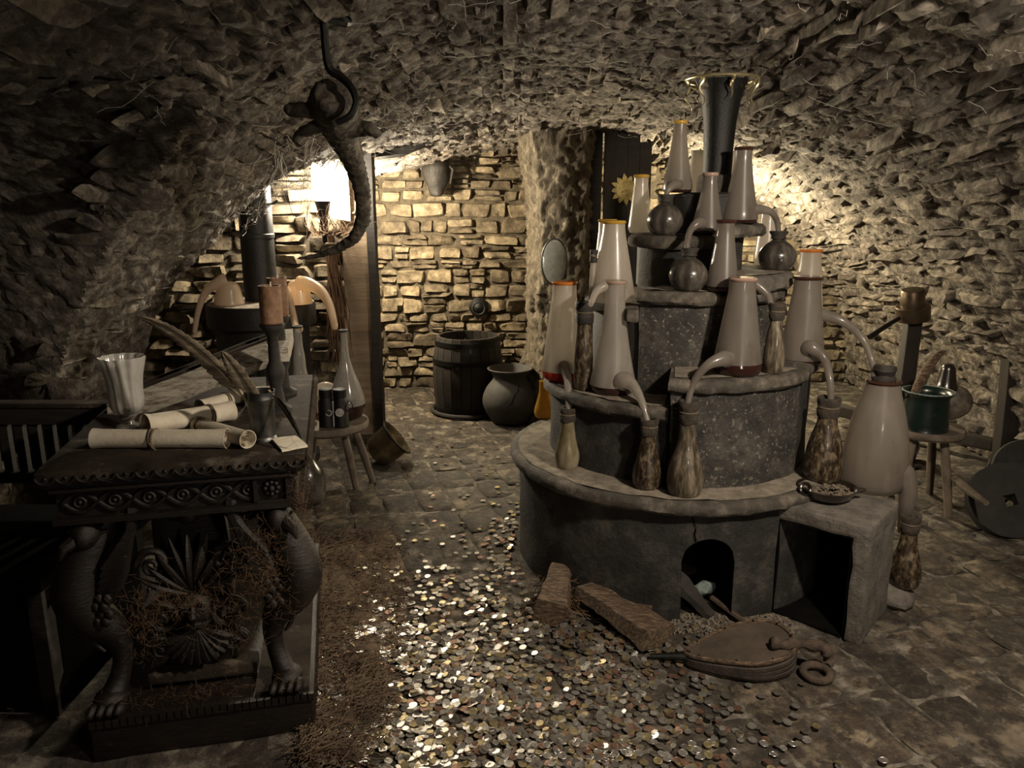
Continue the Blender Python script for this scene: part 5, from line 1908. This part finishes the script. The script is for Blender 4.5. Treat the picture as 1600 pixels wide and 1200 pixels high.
# herb bundle on the wall
def strands(mb, base, d, n, length, spread, r, rr, droop=0.0, seg=4, curl=0.02):
    for k in range(n):
        v = Vector((rr.gauss(0, spread), rr.gauss(0, spread), rr.gauss(0, spread))) + Vector(d)
        p = Vector(base) + Vector((rr.gauss(0, spread * 0.15), rr.gauss(0, spread * 0.15), 0))
        L_ = length * rr.uniform(0.6, 1.1)
        pts = [p]
        for i in range(1, 5):
            t = i / 4
            q_ = p + v * L_ * t + Vector((rr.gauss(0, curl), rr.gauss(0, curl), -droop * t * t)) * 1.0
            pts.append(q_)
        mb.tube(pts, [r, r * 0.9, r * 0.8, r * 0.6, r * 0.3], 4, cap=False)


rr = random.Random(17)
mb = MB()
c = P(517, 368, 4.80)
strands(mb, c, (0.03, 0, -1), 90, 0.80, 0.05, 0.005, rr, 0, curl=0.012)
strands(mb, c, (0.03, -0.05, 0.6), 40, 0.18, 0.35, 0.003, rr, 0, curl=0.012)
o = thing('herb_bundle', 'long reddish brown dried herb bundle hanging under the lamp', 'herbs', c - Vector((0, 0, 0.8)))
build('stalks', mb, HERB, o)
build('binding', MB().torus(c - Vector((0, 0, 0.05)), 0.03, 0.008, None, 16, 6), CORD, o)
build('peg', MB().tube([c, c + Vector((0, 0.20, 0.02))], 0.01, 6), IRON, o)

# ---------------------------------------------------------------- hanging reptile on an iron hook
YH = 2.20
hk = thing('iron_hook', 'black iron hook in the vault carrying the stuffed reptile', 'hook', P(530, 190, YH))
pts = [(540, 36, YH + .05, 7), (520, 32, YH + .02, 7.5), (507, 36, YH, 7), (507, 50, YH, 6.5), (509, 78, YH, 6.5), (515, 108, YH, 6.5), (532, 120, YH, 6.5), (548, 136, YH - .01, 6), (556, 158, YH - .02, 5.5), (548, 180, YH - .03, 5.5), (526, 192, YH - .03, 5)]
build('bar', pxtube(pts, S(P(520, 100, YH)), 5, 8), IRON, hk)
build('ceiling_plate', MB().lathe([(0.03, 0), (0.028, -0.012), (0.001, -0.014)], P(536, 30, YH + .06), 14), IRON, hk)

cr = [(519, 152, 2.20, 12), (519, 156, 2.21, 26), (519, 160, 2.24, 35), (520, 164, 2.30, 37), (524, 178, 2.42, 33), (533, 206, 2.56, 26), (546, 237, 2.68, 19), (558, 270, 2.78, 14.5), (566, 305, 2.84, 12.5), (567, 340, 2.88, 11),
      (556, 367, 2.91, 9.5), (535, 384, 2.94, 7.5), (510, 395, 2.96, 5.5), (488, 401, 2.98, 3.5), (464, 404, 3.0, 1.5)]
sp = smooth_pts(cr, 8)
pts = [P(a, b, c) for a, b, c, d in sp]
rad = []
for i, (a, b, c, d) in enumerate(sp):
    k = 1.0 + (0.05 * math.sin(i * 1.57) if i > 24 else 0)
    rad.append(d * S(pts[i]) * k)
mb = MB().tube(pts, rad, 18)


def legx(l):
    q = smooth_pts(l, 4)
    return [P(a, b, c) for a, b, c, d in q], [d * S(P(a, b, c)) for a, b, c, d in q]


for l in ([(515, 172, 2.30, 13), (490, 172, 2.28, 12.5), (468, 172, 2.26, 12), (452, 171, 2.25, 10), (446, 171, 2.24, 6)],
          [(520, 196, 2.40, 12), (495, 198, 2.38, 10), (474, 206, 2.36, 9), (464, 218, 2.36, 7), (462, 224, 2.36, 4)],
          [(540, 205, 2.50, 14), (566, 200, 2.48, 12), (583, 204, 2.46, 10), (592, 214, 2.46, 6)]):
    a, b = legx(l)
    mb.tube(a, b, 10)
# dorsal scutes
for i in range(28, len(pts) - 8, 2):
    d = (pts[i + 1] - pts[i - 1]).normalized()
    out_ = d.cross(Vector((0, -1, 0))).normalized()
    for sg in (-1, 0, 1):
        n_ = (-out_ + Vector((0, sg * 0.7, 0))).normalized() if out_.x < 0 else (out_ + Vector((0, sg * 0.7, 0))).normalized()
        n_ = (Vector((1, 0, 0)) - d * d.x).normalized() + Vector((0, sg * 0.6, 0))
        n_.normalize()
        mb.tube([pts[i] + n_ * rad[i] * 0.85, pts[i] + n_ * rad[i] * 1.16 + d * 0.006], [rad[i] * 0.16, 0.002], 6)
me = bpy.data.meshes.new('tmp_reptile')
me.from_pydata([tuple(v) for v in mb.v], [], mb.f)
tmp = bpy.data.objects.new('tmp_reptile', me)
COL.objects.link(tmp)
md = tmp.modifiers.new('remesh', 'REMESH')
md.mode = 'VOXEL'
md.voxel_size = 0.0042
dg = bpy.context.evaluated_depsgraph_get()
ev = tmp.evaluated_get(dg)
m2 = ev.to_mesh()
out = MB()
nn = [v.normal.copy() for v in m2.vertices]
vv = []
for v in m2.vertices:
    q = v.co + v.normal * (MN.noise(v.co * 70) * 0.003 + MN.noise(v.co * 30) * 0.003)
    vv.append(tuple(q))
out.add(vv, [tuple(p.vertices) for p in m2.polygons])
ev.to_mesh_clear()
bpy.data.objects.remove(tmp)
o = build('stuffed_reptile', out, HIDE, angle=80)
tag(o, 'stuffed scaly reptile hung from the ceiling hook, tail curling before the lamp', 'reptile')

# ---------------------------------------------------------------- firewood, bellows, firebox
def wedge_log(a, b, w_, h_, label, name='split_log', tw=0.0, seed=0, up=(0, 0, 1)):
    a, b = Vector(a), Vector(b)
    d = (b - a).normalized()
    side = d.cross(Vector(up)).normalized()
    u = side.cross(d).normalized()
    t = thing(name, label, 'firewood', (a + b) / 2 - Vector((0, 0, h_ * 0.5)))
    sec = [(-0.50, -0.30), (0.05, -0.52), (0.52, -0.15), (0.40, 0.30), (-0.42, 0.46)]
    vs, fs = [], []
    n_ = 18
    for i in range(n_ + 1):
        p = a.lerp(b, i / n_)
        k = 1.0 - 0.42 * i / n_
        for (x, y) in sec:
            q = p + side * x * w_ * k + u * (y * k - 0.2 * (1 - k)) * h_
            q += MN.noise_vector(q * 14 + Vector((seed, 0, 0))) * 0.010 + MN.noise_vector(q * 55) * 0.004
            vs.append(q)
    m_ = len(sec)
    for i in range(n_):
        for k in range(m_):
            fs.append((i * m_ + k, i * m_ + (k + 1) % m_, (i + 1) * m_ + (k + 1) % m_, (i + 1) * m_ + k))
    bark = [f for k, f in enumerate(fs) if k % m_ in (0, 1)]
    wood = [f for k, f in enumerate(fs) if k % m_ not in (0, 1)] + [tuple(reversed(range(m_))), tuple(n_ * m_ + k for k in range(m_))]
    build('wood', MB().add(vs, wood), LOGW, t, angle=35)
    build('bark', MB().add(vs, bark), BARK, t, angle=35)
    return t


a = G(862, 982, 0)
a.z = 0.065
wedge_log(a, P(876, 886, 2.80), 0.135, 0.11, 'orange split log propped steeply against the furnace foot', seed=1)
a = G(1030, 1016, 0)
a.z = 0.055
wedge_log(a, P(914, 916, 2.68), 0.17, 0.085, 'flat pale split log slanting beside the furnace opening', seed=5)
a = G(1018, 965, 0)
b = G(960, 965, 0)
wedge_log((a.x, a.y, 0.03), (b.x, b.y + 0.03, 0.035), 0.06, 0.05, 'small splinter of wood tucked behind the flat pale log', seed=9)
rr = random.Random(8)
mb = MB()
for k in range(260):
    p = G(rr.uniform(822, 905), rr.uniform(925, 985), 0)
    p.z = rr.uniform(0.0, 0.09)
    v = Vector((rr.gauss(0, 1), rr.gauss(0, 1), rr.gauss(0, .6))).normalized() * 0.03
    mb.tube([p, p + v + Vector((0, 0, 0.008)), p + v * 1.8], 0.0009, 3, cap=False)
o = stuff(build('wood_fibres', mb, RUSTFIBRE))
tag(o, 'rust coloured fibres clinging to the foot of the propped log', 'fibres')

# bellows
bc = G(1160, 1036, 0)
ol = [(-0.20, 0.0), (-0.17, 0.035), (-0.10, 0.07), (0.0, 0.115), (0.08, 0.125), (0.14, 0.10), (0.165, 0.045), (0.165, -0.02), (0.14, -0.075), (0.08, -0.11), (0.0, -0.115), (-0.09, -0.08), (-0.17, -0.035)]
ol = [(a, b) for a, b in smooth_pts(ol + [ol[0]], 3)][:-1]
brot = RZ(4)


def BF(z0, tilt):
    def f(x, y, d):
        return Vector((bc.x, bc.y, 0)) + brot @ Vector((x, y, z0 + d + tilt * (x + 0.2)))
    return f


t = thing('bellows', 'old leather and wood bellows lying before the furnace opening', 'bellows', (bc.x, bc.y, 0))
build('lower_board', MB().prism(ol, 0, 0.014, BF(0.006, 0.0)), RUST, t, angle=30)
BELW = M('bellows_board', [(0.3, (0.04, 0.030, 0.022)), (0.7, (0.09, 0.070, 0.052))], 8, bump=0.3, rough=0.6)
ub = build('upper_board', MB().prism(ol, 0, 0.016, BF(0.030, 0.12)), BELW, t, angle=30)
f1 = BF(0.046, 0.12)
build('board_rim', MB().tube([f1(x, y, 0.002) for x, y in ol + ol[:1]], 0.007, 6), LOGW, ub)
for k in range(0, len(ol), 4):
    x, y = ol[k]
    build('nail', MB().ball(f1(x * 0.96, y * 0.96, 0.007), 0.004, seg=6, rings=4), IRON, ub)
LEATH = M('cracked_leather', [(0.3, (0.018, 0.013, 0.010)), (0.7, (0.06, 0.045, 0.034))], 18, bump=0.7, rough=0.6)
for k in range(3):
    q = (k + 0.5) / 3
    fk = lambda x, y: Vector((bc.x, bc.y, 0)) + brot @ Vector((x * 0.985, y * 0.985, 0.016 + (0.016 + 0.12 * (x + 0.2)) * q))
    build('leather_fold', MB().tube([fk(x, y) for x, y in ol + ol[:1]], 0.010, 6), LEATH, t)
n0 = Vector((bc.x, bc.y, 0)) + brot @ Vector((-0.18, 0, 0.03))
build('nozzle', MB().tube([n0, n0 + Vector((-0.06, 0.01, -0.004)), n0 + Vector((-0.13, 0.02, -0.010))], [0.022, 0.014, 0.010], 10), IRON, t)
h0 = f1(0.08, 0.02, 0.03)
hp = [(1205, 1003), (1225, 1008), (1250, 1006), (1278, 1010), (1292, 1018), (1296, 1030)]
hpts = [P(a, b, 2.27) for i, (a, b) in enumerate(hp)]
mb = MB().tube(smooth_pts([tuple(p) for p in hpts], 4), [0.018 + 0.005 * math.sin(i * 1.3) for i in range(21)], 10)
build('handle', roughen(mb, 0, 0.004, 40), RUST, t, angle=70)
rc = G(1275, 1058, 0)
tag(build('iron_ring', MB().torus((rc.x, rc.y, 0.016), 0.042, 0.013, RX(4), 22, 10), RUST), 'rusty iron ring on the floor under the bellows handle', 'ring')

# inside the firebox
t = wedge_log(P(1050, 905, 2.70), P(1112, 962, 2.60), 0.07, 0.075, 'charred log in the mouth of the furnace', 'charred_log', seed=3)
for ch in t.children:
    ch.data.materials[0] = BLACK if ch.name.startswith('bark') else BWOOD
t['category'] = 'firewood'
c = P(1100, 918, 2.72)
tag(build('ash_lump', roughen(MB().ball(c, (0.036, 0.03, 0.026)), 0, 0.022, 28), BLUEISH), 'pale bluish ash lump glimmering in the furnace mouth', 'ash')
mb = MB().tube([P(1112, 934, 2.68), P(1140, 955, 2.60), P(1166, 974, 2.53)], 0.011, 8)
tag(build('poker', mb, RUST), 'rusty iron poker sticking out of the furnace mouth', 'poker')
mb = MB()
rr = random.Random(2)
for k in range(500):
    p = G(rr.uniform(1045, 1240), rr.uniform(962, 992), 0)
    mb.box((p.x, p.y, 0.005), (rr.uniform(.004, .012), rr.uniform(.004, .012), 0.008), RZ(rr.uniform(0, 90)))
o = stuff(build('ash_crumbs', mb, DUST))
tag(o, 'pale ash crumbs strewn along the furnace mouth', 'ash')

# ---------------------------------------------------------------- right side: stool, pot, gourd, rack, grindstone
YR = 3.70
zr = 0.432
cR = P(1447, 668, YR)
fr1 = G(1482, 808, 0)
fr2 = G(1455, 775, 0)
stool(1447, 668, YR, zr, 0.178, 'small round stool carrying the green enamel pot on the right', [(fr1.x, fr1.y), (fr2.x, fr2.y + 0.02), (cR.x - 0.15, YR - 0.1), (cR.x - 0.06, YR + 0.15)], 0.04)
c = P(1444, 664, YR - 0.045)
c.z = zr
s = S(c)
t = thing('enamel_pot', 'dark green enamel pot with pale rim on the right stool', 'pot', c)
R, h = 34 * s, 60 * s
pr_ = [(0, 0), (R * 0.93, 0), (R * 1.0, 0.01), (R * 0.98, h * 0.3), (R * 0.92, h * 0.75), (R * 0.94, h * 0.88), (R * 1.08, h * 0.96), (R * 1.10, h), (R * 1.02, h), (R * 0.86, h * 0.86), (R * 0.88, h * 0.1), (0.001, h * 0.06)]
build('body', MB().lathe(smooth_pts(pr_, 2), c, 36), GREEN, t, angle=60)
build('rim', MB().torus((c.x, c.y, c.z + h), R * 1.07, 0.004, None, 32, 6), BLUEISH, t)
build('lug', MB().torus((c.x - R * 1.05, c.y, c.z + h * 0.9), 0.016, 0.006, RX(90), 14, 6), GREEN, t)
tag(build('wooden_spoon', pxtube([(1430, 618, YR - .03, 7), (1434, 604, YR - .03, 7), (1444, 585, YR, 8), (1458, 563, YR + .03, 7), (1470, 552, YR + .05, 5), (1478, 551, YR + .05, 3)], s, 4, 10), LOGW), 'pale wooden scoop handle curving out of the green pot', 'scoop')
c = P(1478, 640, YR + 0.12)
t = thing('gourd_flask', 'mottled round gourd flask with dark neck behind the green pot', 'gourd', (c.x, c.y, zr))
rot = axis_rot(Vector((0.02, 0.0, 1)))
R = 0.105
cc = Vector((c.x + 0.02, c.y, zr + 0.092))
build('body', MB().ball(cc, (R, R * 0.8, 0.092), seg=24, rings=14, bump=0.006, bs=14), GOURD, t, angle=80)
pr_ = [(0.06, 0.07), (0.048, 0.10), (0.038, 0.15), (0.032, 0.18), (0.020, 0.197), (0.001, 0.20)]
build('neck', MB().lathe(smooth_pts(pr_, 3), cc + Vector((-0.035, 0, 0)), 20), GLAZE, t, angle=70)

# rack of two posts with a low rail along the right wall
t = thing('wooden_rack', 'rough wooden rack of two upright posts joined by a low rail on the right', 'rack', (2.55, 4.6, 0))
fl_, tp = G(1401, 722, 0), P(1428, 490, 4.50)
build('post', roughen(MB().beam((fl_.x, 4.42, 0), tp, 0.085, 0.07, up=(0, 1, 0)), 3, 0.005, 9, 0.006), POSTW, t)
fl2_, tp2 = G(1566, 733, 0), P(1592, 486, 4.32)
build('post', roughen(MB().beam(fl2_, tp2, 0.10, 0.08, up=(0, 1, 0)), 3, 0.005, 9, 0.006), POSTW, t)
build('rail', roughen(MB().beam(P(1305, 640, 5.2), P(1562, 697, 4.36), 0.06, 0.075), 3, 0.004, 9, 0.006), POSTW, t)
build('brace', MB().tube([P(1545, 722, 4.25), P(1580, 735, 4.2), P(1612, 712, 4.2)], [0.03, 0.03, 0.025], 8), POSTW, t)
# copper saucepan upturned on the post
c = P(1426, 484, 4.46)
s = S(c)
rot = axis_rot(Vector((-0.18, -0.12, 1)))
t = thing('saucepan', 'brown copper saucepan upturned on the left rack post with handle down', 'saucepan', c)
pr_ = [(0.082, -0.07), (0.094, -0.068), (0.094, 0.01), (0.090, 0.014), (0.066, 0.016), (0.064, 0.105), (0.058, 0.112), (0.001, 0.114)]
build('pan', MB().lathe(pr_, c + Vector((0, 0, 0.01)), 30, rot), COPPER, t)
build('handle', MB().tube([P(1405, 497, 4.42), P(1385, 509, 4.38), P(1358, 527, 4.33)], [0.012, 0.014, 0.016], 8), IRON, t)
# little brown jar behind the stool
c = G(1424, 728, 0)
t = thing('brown_jar', 'small brown jar on the floor behind the right stool', 'jar', c)
pr_ = [(0, 0), (0.06, 0), (0.085, 0.05), (0.09, 0.10), (0.07, 0.15), (0.055, 0.165), (0.066, 0.18), (0.055, 0.18), (0.05, 0.16), (0.001, 0.1)]
build('body', MB().lathe(smooth_pts(pr_, 3), (c.x, c.y + 0.12, 0), 26), GLAZE, t, angle=60)
# grindstone
c = P(1572, 806, 3.35)
t = thing('grindstone', 'dark round grindstone with a square hole leaning at the right edge', 'grindstone', (c.x, c.y, 0))
rot = axis_rot(Vector((-0.22, -0.80, 0.48)))
R = 0.175
mb = MB()
for (z0, z1) in ((-0.03, 0.03),):
    vs, fs = [], []
    n_ = 48
    for z in (z0, z1):
        for i in range(n_):
            a = 2 * math.pi * i / n_
            vs.append((R * math.cos(a) * (1 + 0.01 * math.sin(i * 3)), R * math.sin(a), z))
        for i in range(n_):
            a = 2 * math.pi * i / n_
            q = 0.026 / max(abs(math.cos(a)), abs(math.sin(a)))
            vs.append((q * math.cos(a), q * math.sin(a), z))
    for i in range(n_):
        j = (i + 1) % n_
        fs += [(i, j, 2 * n_ + j, 2 * n_ + i), (n_ + j, n_ + i, 3 * n_ + i, 3 * n_ + j), (j, i, n_ + i, n_ + j), (2 * n_ + i, 2 * n_ + j, 3 * n_ + j, 3 * n_ + i)]
    mb.add([rot @ Vector(v) for v in vs], fs)
zmin = min(v[2] for v in mb.v)
cz = -zmin + 0.004
mb.v = [(v[0] + c.x, v[1] + c.y, v[2] + cz) for v in mb.v]
build('wheel', roughen(mb, 0, 0.004, 18), DARKSTONE, t, angle=40)
tag(build('wooden_lever', MB().tube([P(1488, 745, 3.60), P(1512, 765, 3.38), P(1541, 786, 3.14)], [0.02, 0.022, 0.012], 8), STOOLW), 'worn wooden lever lying against the grindstone', 'lever')
c = P(1596, 775, 3.75)
mb = MB().lathe([(0.17, -0.025), (0.175, 0.0), (0.17, 0.025), (0.001, 0.025)], (c.x + 0.02, c.y, 0.165), 36, axis_rot(Vector((-0.3, -0.8, 0.4))))
tag(build('second_millstone', mb, DARKSTONE, smooth=True), 'second dark stone disc half behind the grindstone at the frame edge', 'millstone')

# ---------------------------------------------------------------- coins
cr_ = random.Random(99)


def coin_density(px, py):
    """how thickly coins lie, as seen on the floor"""
    if py < 600:
        return 0.0
    # left border of the heap and right border
    lx = 470 if py > 1040 else 470 + (1040 - py) * 0.36
    rx = 820 + max(0, py - 860) * 0.72 if py > 860 else 815 - (860 - py) * 0.25
    d = 0.0
    if lx < px < rx + 330:
        core = min(1.0, max(0.0, (py - 880) / 150.0))
        edge = min(1.0, max(0.0, (px - lx) / 90.0)) * (1.0 if px < rx else max(0.0, 1 - (px - rx) / 330.0) ** 2 * 0.5)
        d = edge * (0.10 + 0.95 * core)
        if py < 980:
            d = edge * max(0.015, 0.34 * ((py - 640) / 340.0) ** 2.2)
    # drift of coins along the furnace foot
    q = math.hypot((px - 800) / 40.0, (py - 850) / 75.0)
    d += max(0, 1 - q) * 0.9
    if 830 < px < 1030 and 985 < py < 1080:
        d = max(d, 0.85)
    return min(1.0, d)


def coin_mesh(name, r, th, mat, n_=14):
    mb = MB()
    mb.lathe([(r * 0.96, 0), (r, th * 0.2), (r, th * 0.8), (r * 0.96, th), (r * 0.86, th), (r * 0.82, th * 0.82), (0.001, th * 0.82)], (0, 0, 0), n_)
    me = bpy.data.meshes.new(name)
    me.from_pydata(mb.v, [], mb.f)
    me.polygons.foreach_set('use_smooth', [True] * len(me.polygons))
    me.set_sharp_from_angle(angle=math.radians(35))
    me.materials.append(mat)
    return me


COINM = [('silver grey', M('coin_nickel', [(0.3, (0.30, 0.285, 0.26)), (0.7, (0.70, 0.67, 0.62))], 60, bump=0.3, bscale=260, bdist=0.002, rough=0.3, metallic=0.85)),
         ('dull brass yellow', M('coin_brass', [(0.3, (0.20, 0.16, 0.08)), (0.7, (0.52, 0.43, 0.25))], 60, bump=0.3, bscale=260, bdist=0.002, rough=0.4, metallic=0.8)),
         ('copper brown', M('coin_copper', [(0.3, (0.13, 0.075, 0.05)), (0.7, (0.36, 0.22, 0.155))], 60, bump=0.3, bscale=260, bdist=0.002, rough=0.45, metallic=0.8)),
         ('dark tarnished', M('coin_dark', [(0.3, (0.055, 0.047, 0.038)), (0.7, (0.17, 0.15, 0.125))], 60, bump=0.3, bscale=260, bdist=0.002, rough=0.5, metallic=0.6))]
spots_ = []
tries = 0
occ = {}
while len(spots_) < 3600 and tries < 90000:
    tries += 1
    x = cr_.uniform(-0.75, 1.35)
    y = cr_.uniform(1.78, 5.2)
    if y > 3.0 and cr_.random() < 0.6:
        continue
    q = proj((x, y, 0))
    if q is None or q[1] > 1260:
        continue
    d = coin_density(q[0], q[1])
    d *= 0.35 + 0.95 * max(0, min(1, 0.55 + MN.noise(Vector((x * 4, y * 4, 1.0))) * 1.1))
    if cr_.random() > d:
        continue
    if math.hypot(x - FC[0], y - FC[1]) < 0.70:
        continue
    key = (int(x / 0.02), int(y / 0.02))
    lv = occ.get(key, 0)
    if lv > 2:
        continue
    occ[key] = lv + 1
    spots_.append((x, y, q[2], lv))
spots_.sort(key=lambda e: e[2])
templates = []
for ci, (nm, mt) in enumerate(COINM):
    for r in (0.0105, 0.0122, 0.0135):
        templates.append((ci, r, coin_mesh('coin', r, 0.0022, mt)))
rest = [MB() for _ in COINM]
near = 0
GL = {}
for i, (x, y, dd, lv) in enumerate(spots_):
    ci = cr_.choices((0, 1, 2, 3), (0.46, 0.17, 0.13, 0.24))[0]
    k = cr_.randrange(3)
    r = (0.0105, 0.0122, 0.0135)[k]
    z = 0.0075 + lv * 0.0024 + cr_.random() * 0.002 + max(0, MN.noise(Vector((x * 3, y * 3, 0)))) * 0.01
    tl = 5 if lv == 0 else 10
    rot = Matrix.Rotation(math.radians(cr_.gauss(0, tl)), 3, 'X') @ Matrix.Rotation(math.radians(cr_.gauss(0, tl)), 3, 'Y') @ RZ(cr_.uniform(0, 360))
    q = proj((x, y, 0))
    if near < 300 and q[1] < 1196 and 0 < q[0] < 1600:
        me = templates[ci * 3 + k][2]
        o = bpy.data.objects.new('coin', me)
        COL.objects.link(o)
        o.location = (x, y, z)
        o.rotation_euler = rot.to_euler()
        tag(o, COINM[ci][0] + ' coin in the nearest part of the coin carpet at the bottom', 'coin', COINM[ci][0] + ' coins nearest the camera')
        near += 1
    else:
        rest[ci].lathe([(r, 0), (r, 0.0020), (r * 0.8, 0.0020), (0.001, 0.0018)], (x, y, z), 11, rot)
for ci, (nm, mt) in enumerate(COINM):
    o = stuff(build('coin_scatter', rest[ci], mt, angle=35, loc=(0, 2.5, 0)))
    tag(o, nm + ' coins scattered over the floor between table and furnace', 'coins')

# ---------------------------------------------------------------- tow fibre on the floor, fluff on the table, cobwebs
rr = random.Random(31)
mb = MB()
for k in range(5200):
    py = rr.uniform(835, 1195)
    lx = 468
    rx = 640 - abs(py - 930) * 0.25
    px = lx + (rx - lx) * rr.random() ** 1.3
    p = G(px, py, 0)
    if MN.noise(Vector((p.x * 5, p.y * 5, 3))) < -0.12 and rr.random() < 0.75:
        continue
    p.z = 0.006 + rr.random() ** 2 * 0.03 + 0.03 * max(0, MN.noise(Vector((p.x * 9, p.y * 9, 4))) + 0.15)
    an = rr.gauss(0.4, 0.9)
    L_ = rr.uniform(0.03, 0.10)
    pts = [p]
    for i in range(1, 4):
        an += rr.gauss(0, 0.6)
        pts.append(pts[-1] + Vector((math.cos(an) * L_ / 3, math.sin(an) * L_ / 3, rr.gauss(0, 0.006) if i < 3 else -0.004)))
        pts[-1].z = max(0.002, pts[-1].z)
    mb.tube(pts, 0.0012, 3, cap=False)
vs, fs = [], []
NU, NV = 60, 110
for i in range(NU + 1):
    for j in range(NV + 1):
        py = 832 + 366 * j / NV
        rx = 650 - abs(py - 930) * 0.27
        p = G(464 + (rx - 464) * i / NU, py, 0)
        e = min(1, i / 6, (NU - i) / 14, j / 10)
        p.z = -0.006 + e * (0.012 + 0.030 * max(0, MN.noise(Vector((p.x * 9, p.y * 9, 4))) + 0.15) + 0.012 * MN.noise(Vector((p.x * 40, p.y * 40, 1))))
        vs.append(p)
for i in range(NU):
    for j in range(NV):
        fs.append((i * (NV + 1) + j, (i + 1) * (NV + 1) + j, (i + 1) * (NV + 1) + j + 1, i * (NV + 1) + j + 1))
mb.add(vs, fs)
o = stuff(build('tow_fibres', mb, FIBRE))
tag(o, 'matted brown tow fibres on the floor along the table base', 'fibres')
mb = MB()
for k in range(1700):
    cx_, cz_, sx_, sz_ = rr.choice(((0.17, 0.56, 0.03, 0.05), (0.20, 0.50, 0.05, 0.03), (-0.01, 0.45, 0.06, 0.02), (0.24, 0.60, 0.04, 0.04), (0.10, 0.36, 0.06, 0.05), (-0.12, 0.40, 0.03, 0.06), (0.31, 0.74, 0.01, 0.06), (0.0, 0.16, 0.2, 0.01), (0.24, 0.44, 0.03, 0.05)))
    p = TW(rr.gauss(cx_, sx_), rr.uniform(0.0, 0.05), rr.gauss(cz_, sz_))
    d = Vector((rr.gauss(0, 1), rr.gauss(0, .3), rr.gauss(-0.3, 1))).normalized() * rr.uniform(0.014, 0.045)
    mb.tube([p, p + d * 0.5 + Vector((rr.gauss(0, .006), -0.006, rr.gauss(0, .006))), p + d], 0.00035, 3, cap=False)
o = stuff(build('rusty_fluff', mb, RUSTFIBRE))
tag(o, 'rust brown fluff caught in the table carving', 'fluff')
mb = MB()


def webstrand(p, q, sag, r=0.0007):
    pts = []
    for i in range(6):
        t = i / 5
        v = p.lerp(q, t)
        v.z -= sag * math.sin(t * math.pi)
        pts.append(v + Vector((rr.gauss(0, .004), rr.gauss(0, .004), rr.gauss(0, .004))))
    mb.tube(pts, r, 3, cap=False)


for k in range(260):      # around lamp and haunch
    t_ = math.radians(rr.uniform(108, 134))
    Y_ = rr.uniform(3.4, 4.5)
    p = vault(t_, Y_) + Vector((0.03, 0, -0.05))
    q = vault(t_ + rr.gauss(0, 0.05), Y_ + rr.gauss(0, 0.12)) + Vector((0.03, 0, -0.05 - abs(rr.gauss(0, 0.03))))
    webstrand(p, q, rr.uniform(0, 0.05))
for k in range(260):      # all over the crown
    t_ = math.radians(rr.uniform(40, 125))
    Y_ = rr.uniform(1.8, 5.5)
    p = vault(t_, Y_)
    n_ = (Vector((CX0, Y_, 0.5)) - p).normalized()
    p += n_ * 0.035
    q = vault(t_ + rr.gauss(0, 0.03), Y_ + rr.gauss(0, 0.10)) + n_ * 0.045
    webstrand(p, q, rr.uniform(0, 0.015), 0.0006)
for k in range(60):       # long hanging threads by the reptile and the pipe
    p = P(rr.uniform(425, 560), rr.uniform(200, 260), rr.uniform(3.0, 4.2))
    q = p + Vector((rr.gauss(0, 0.05), rr.gauss(0, 0.05), -abs(rr.gauss(0.1, 0.12))))
    webstrand(p, q, 0.01, 0.0012)
o = stuff(build('cobwebs', mb, WEB))
tag(o, 'dusty cobweb threads clinging to the vault around the lamp', 'cobweb')
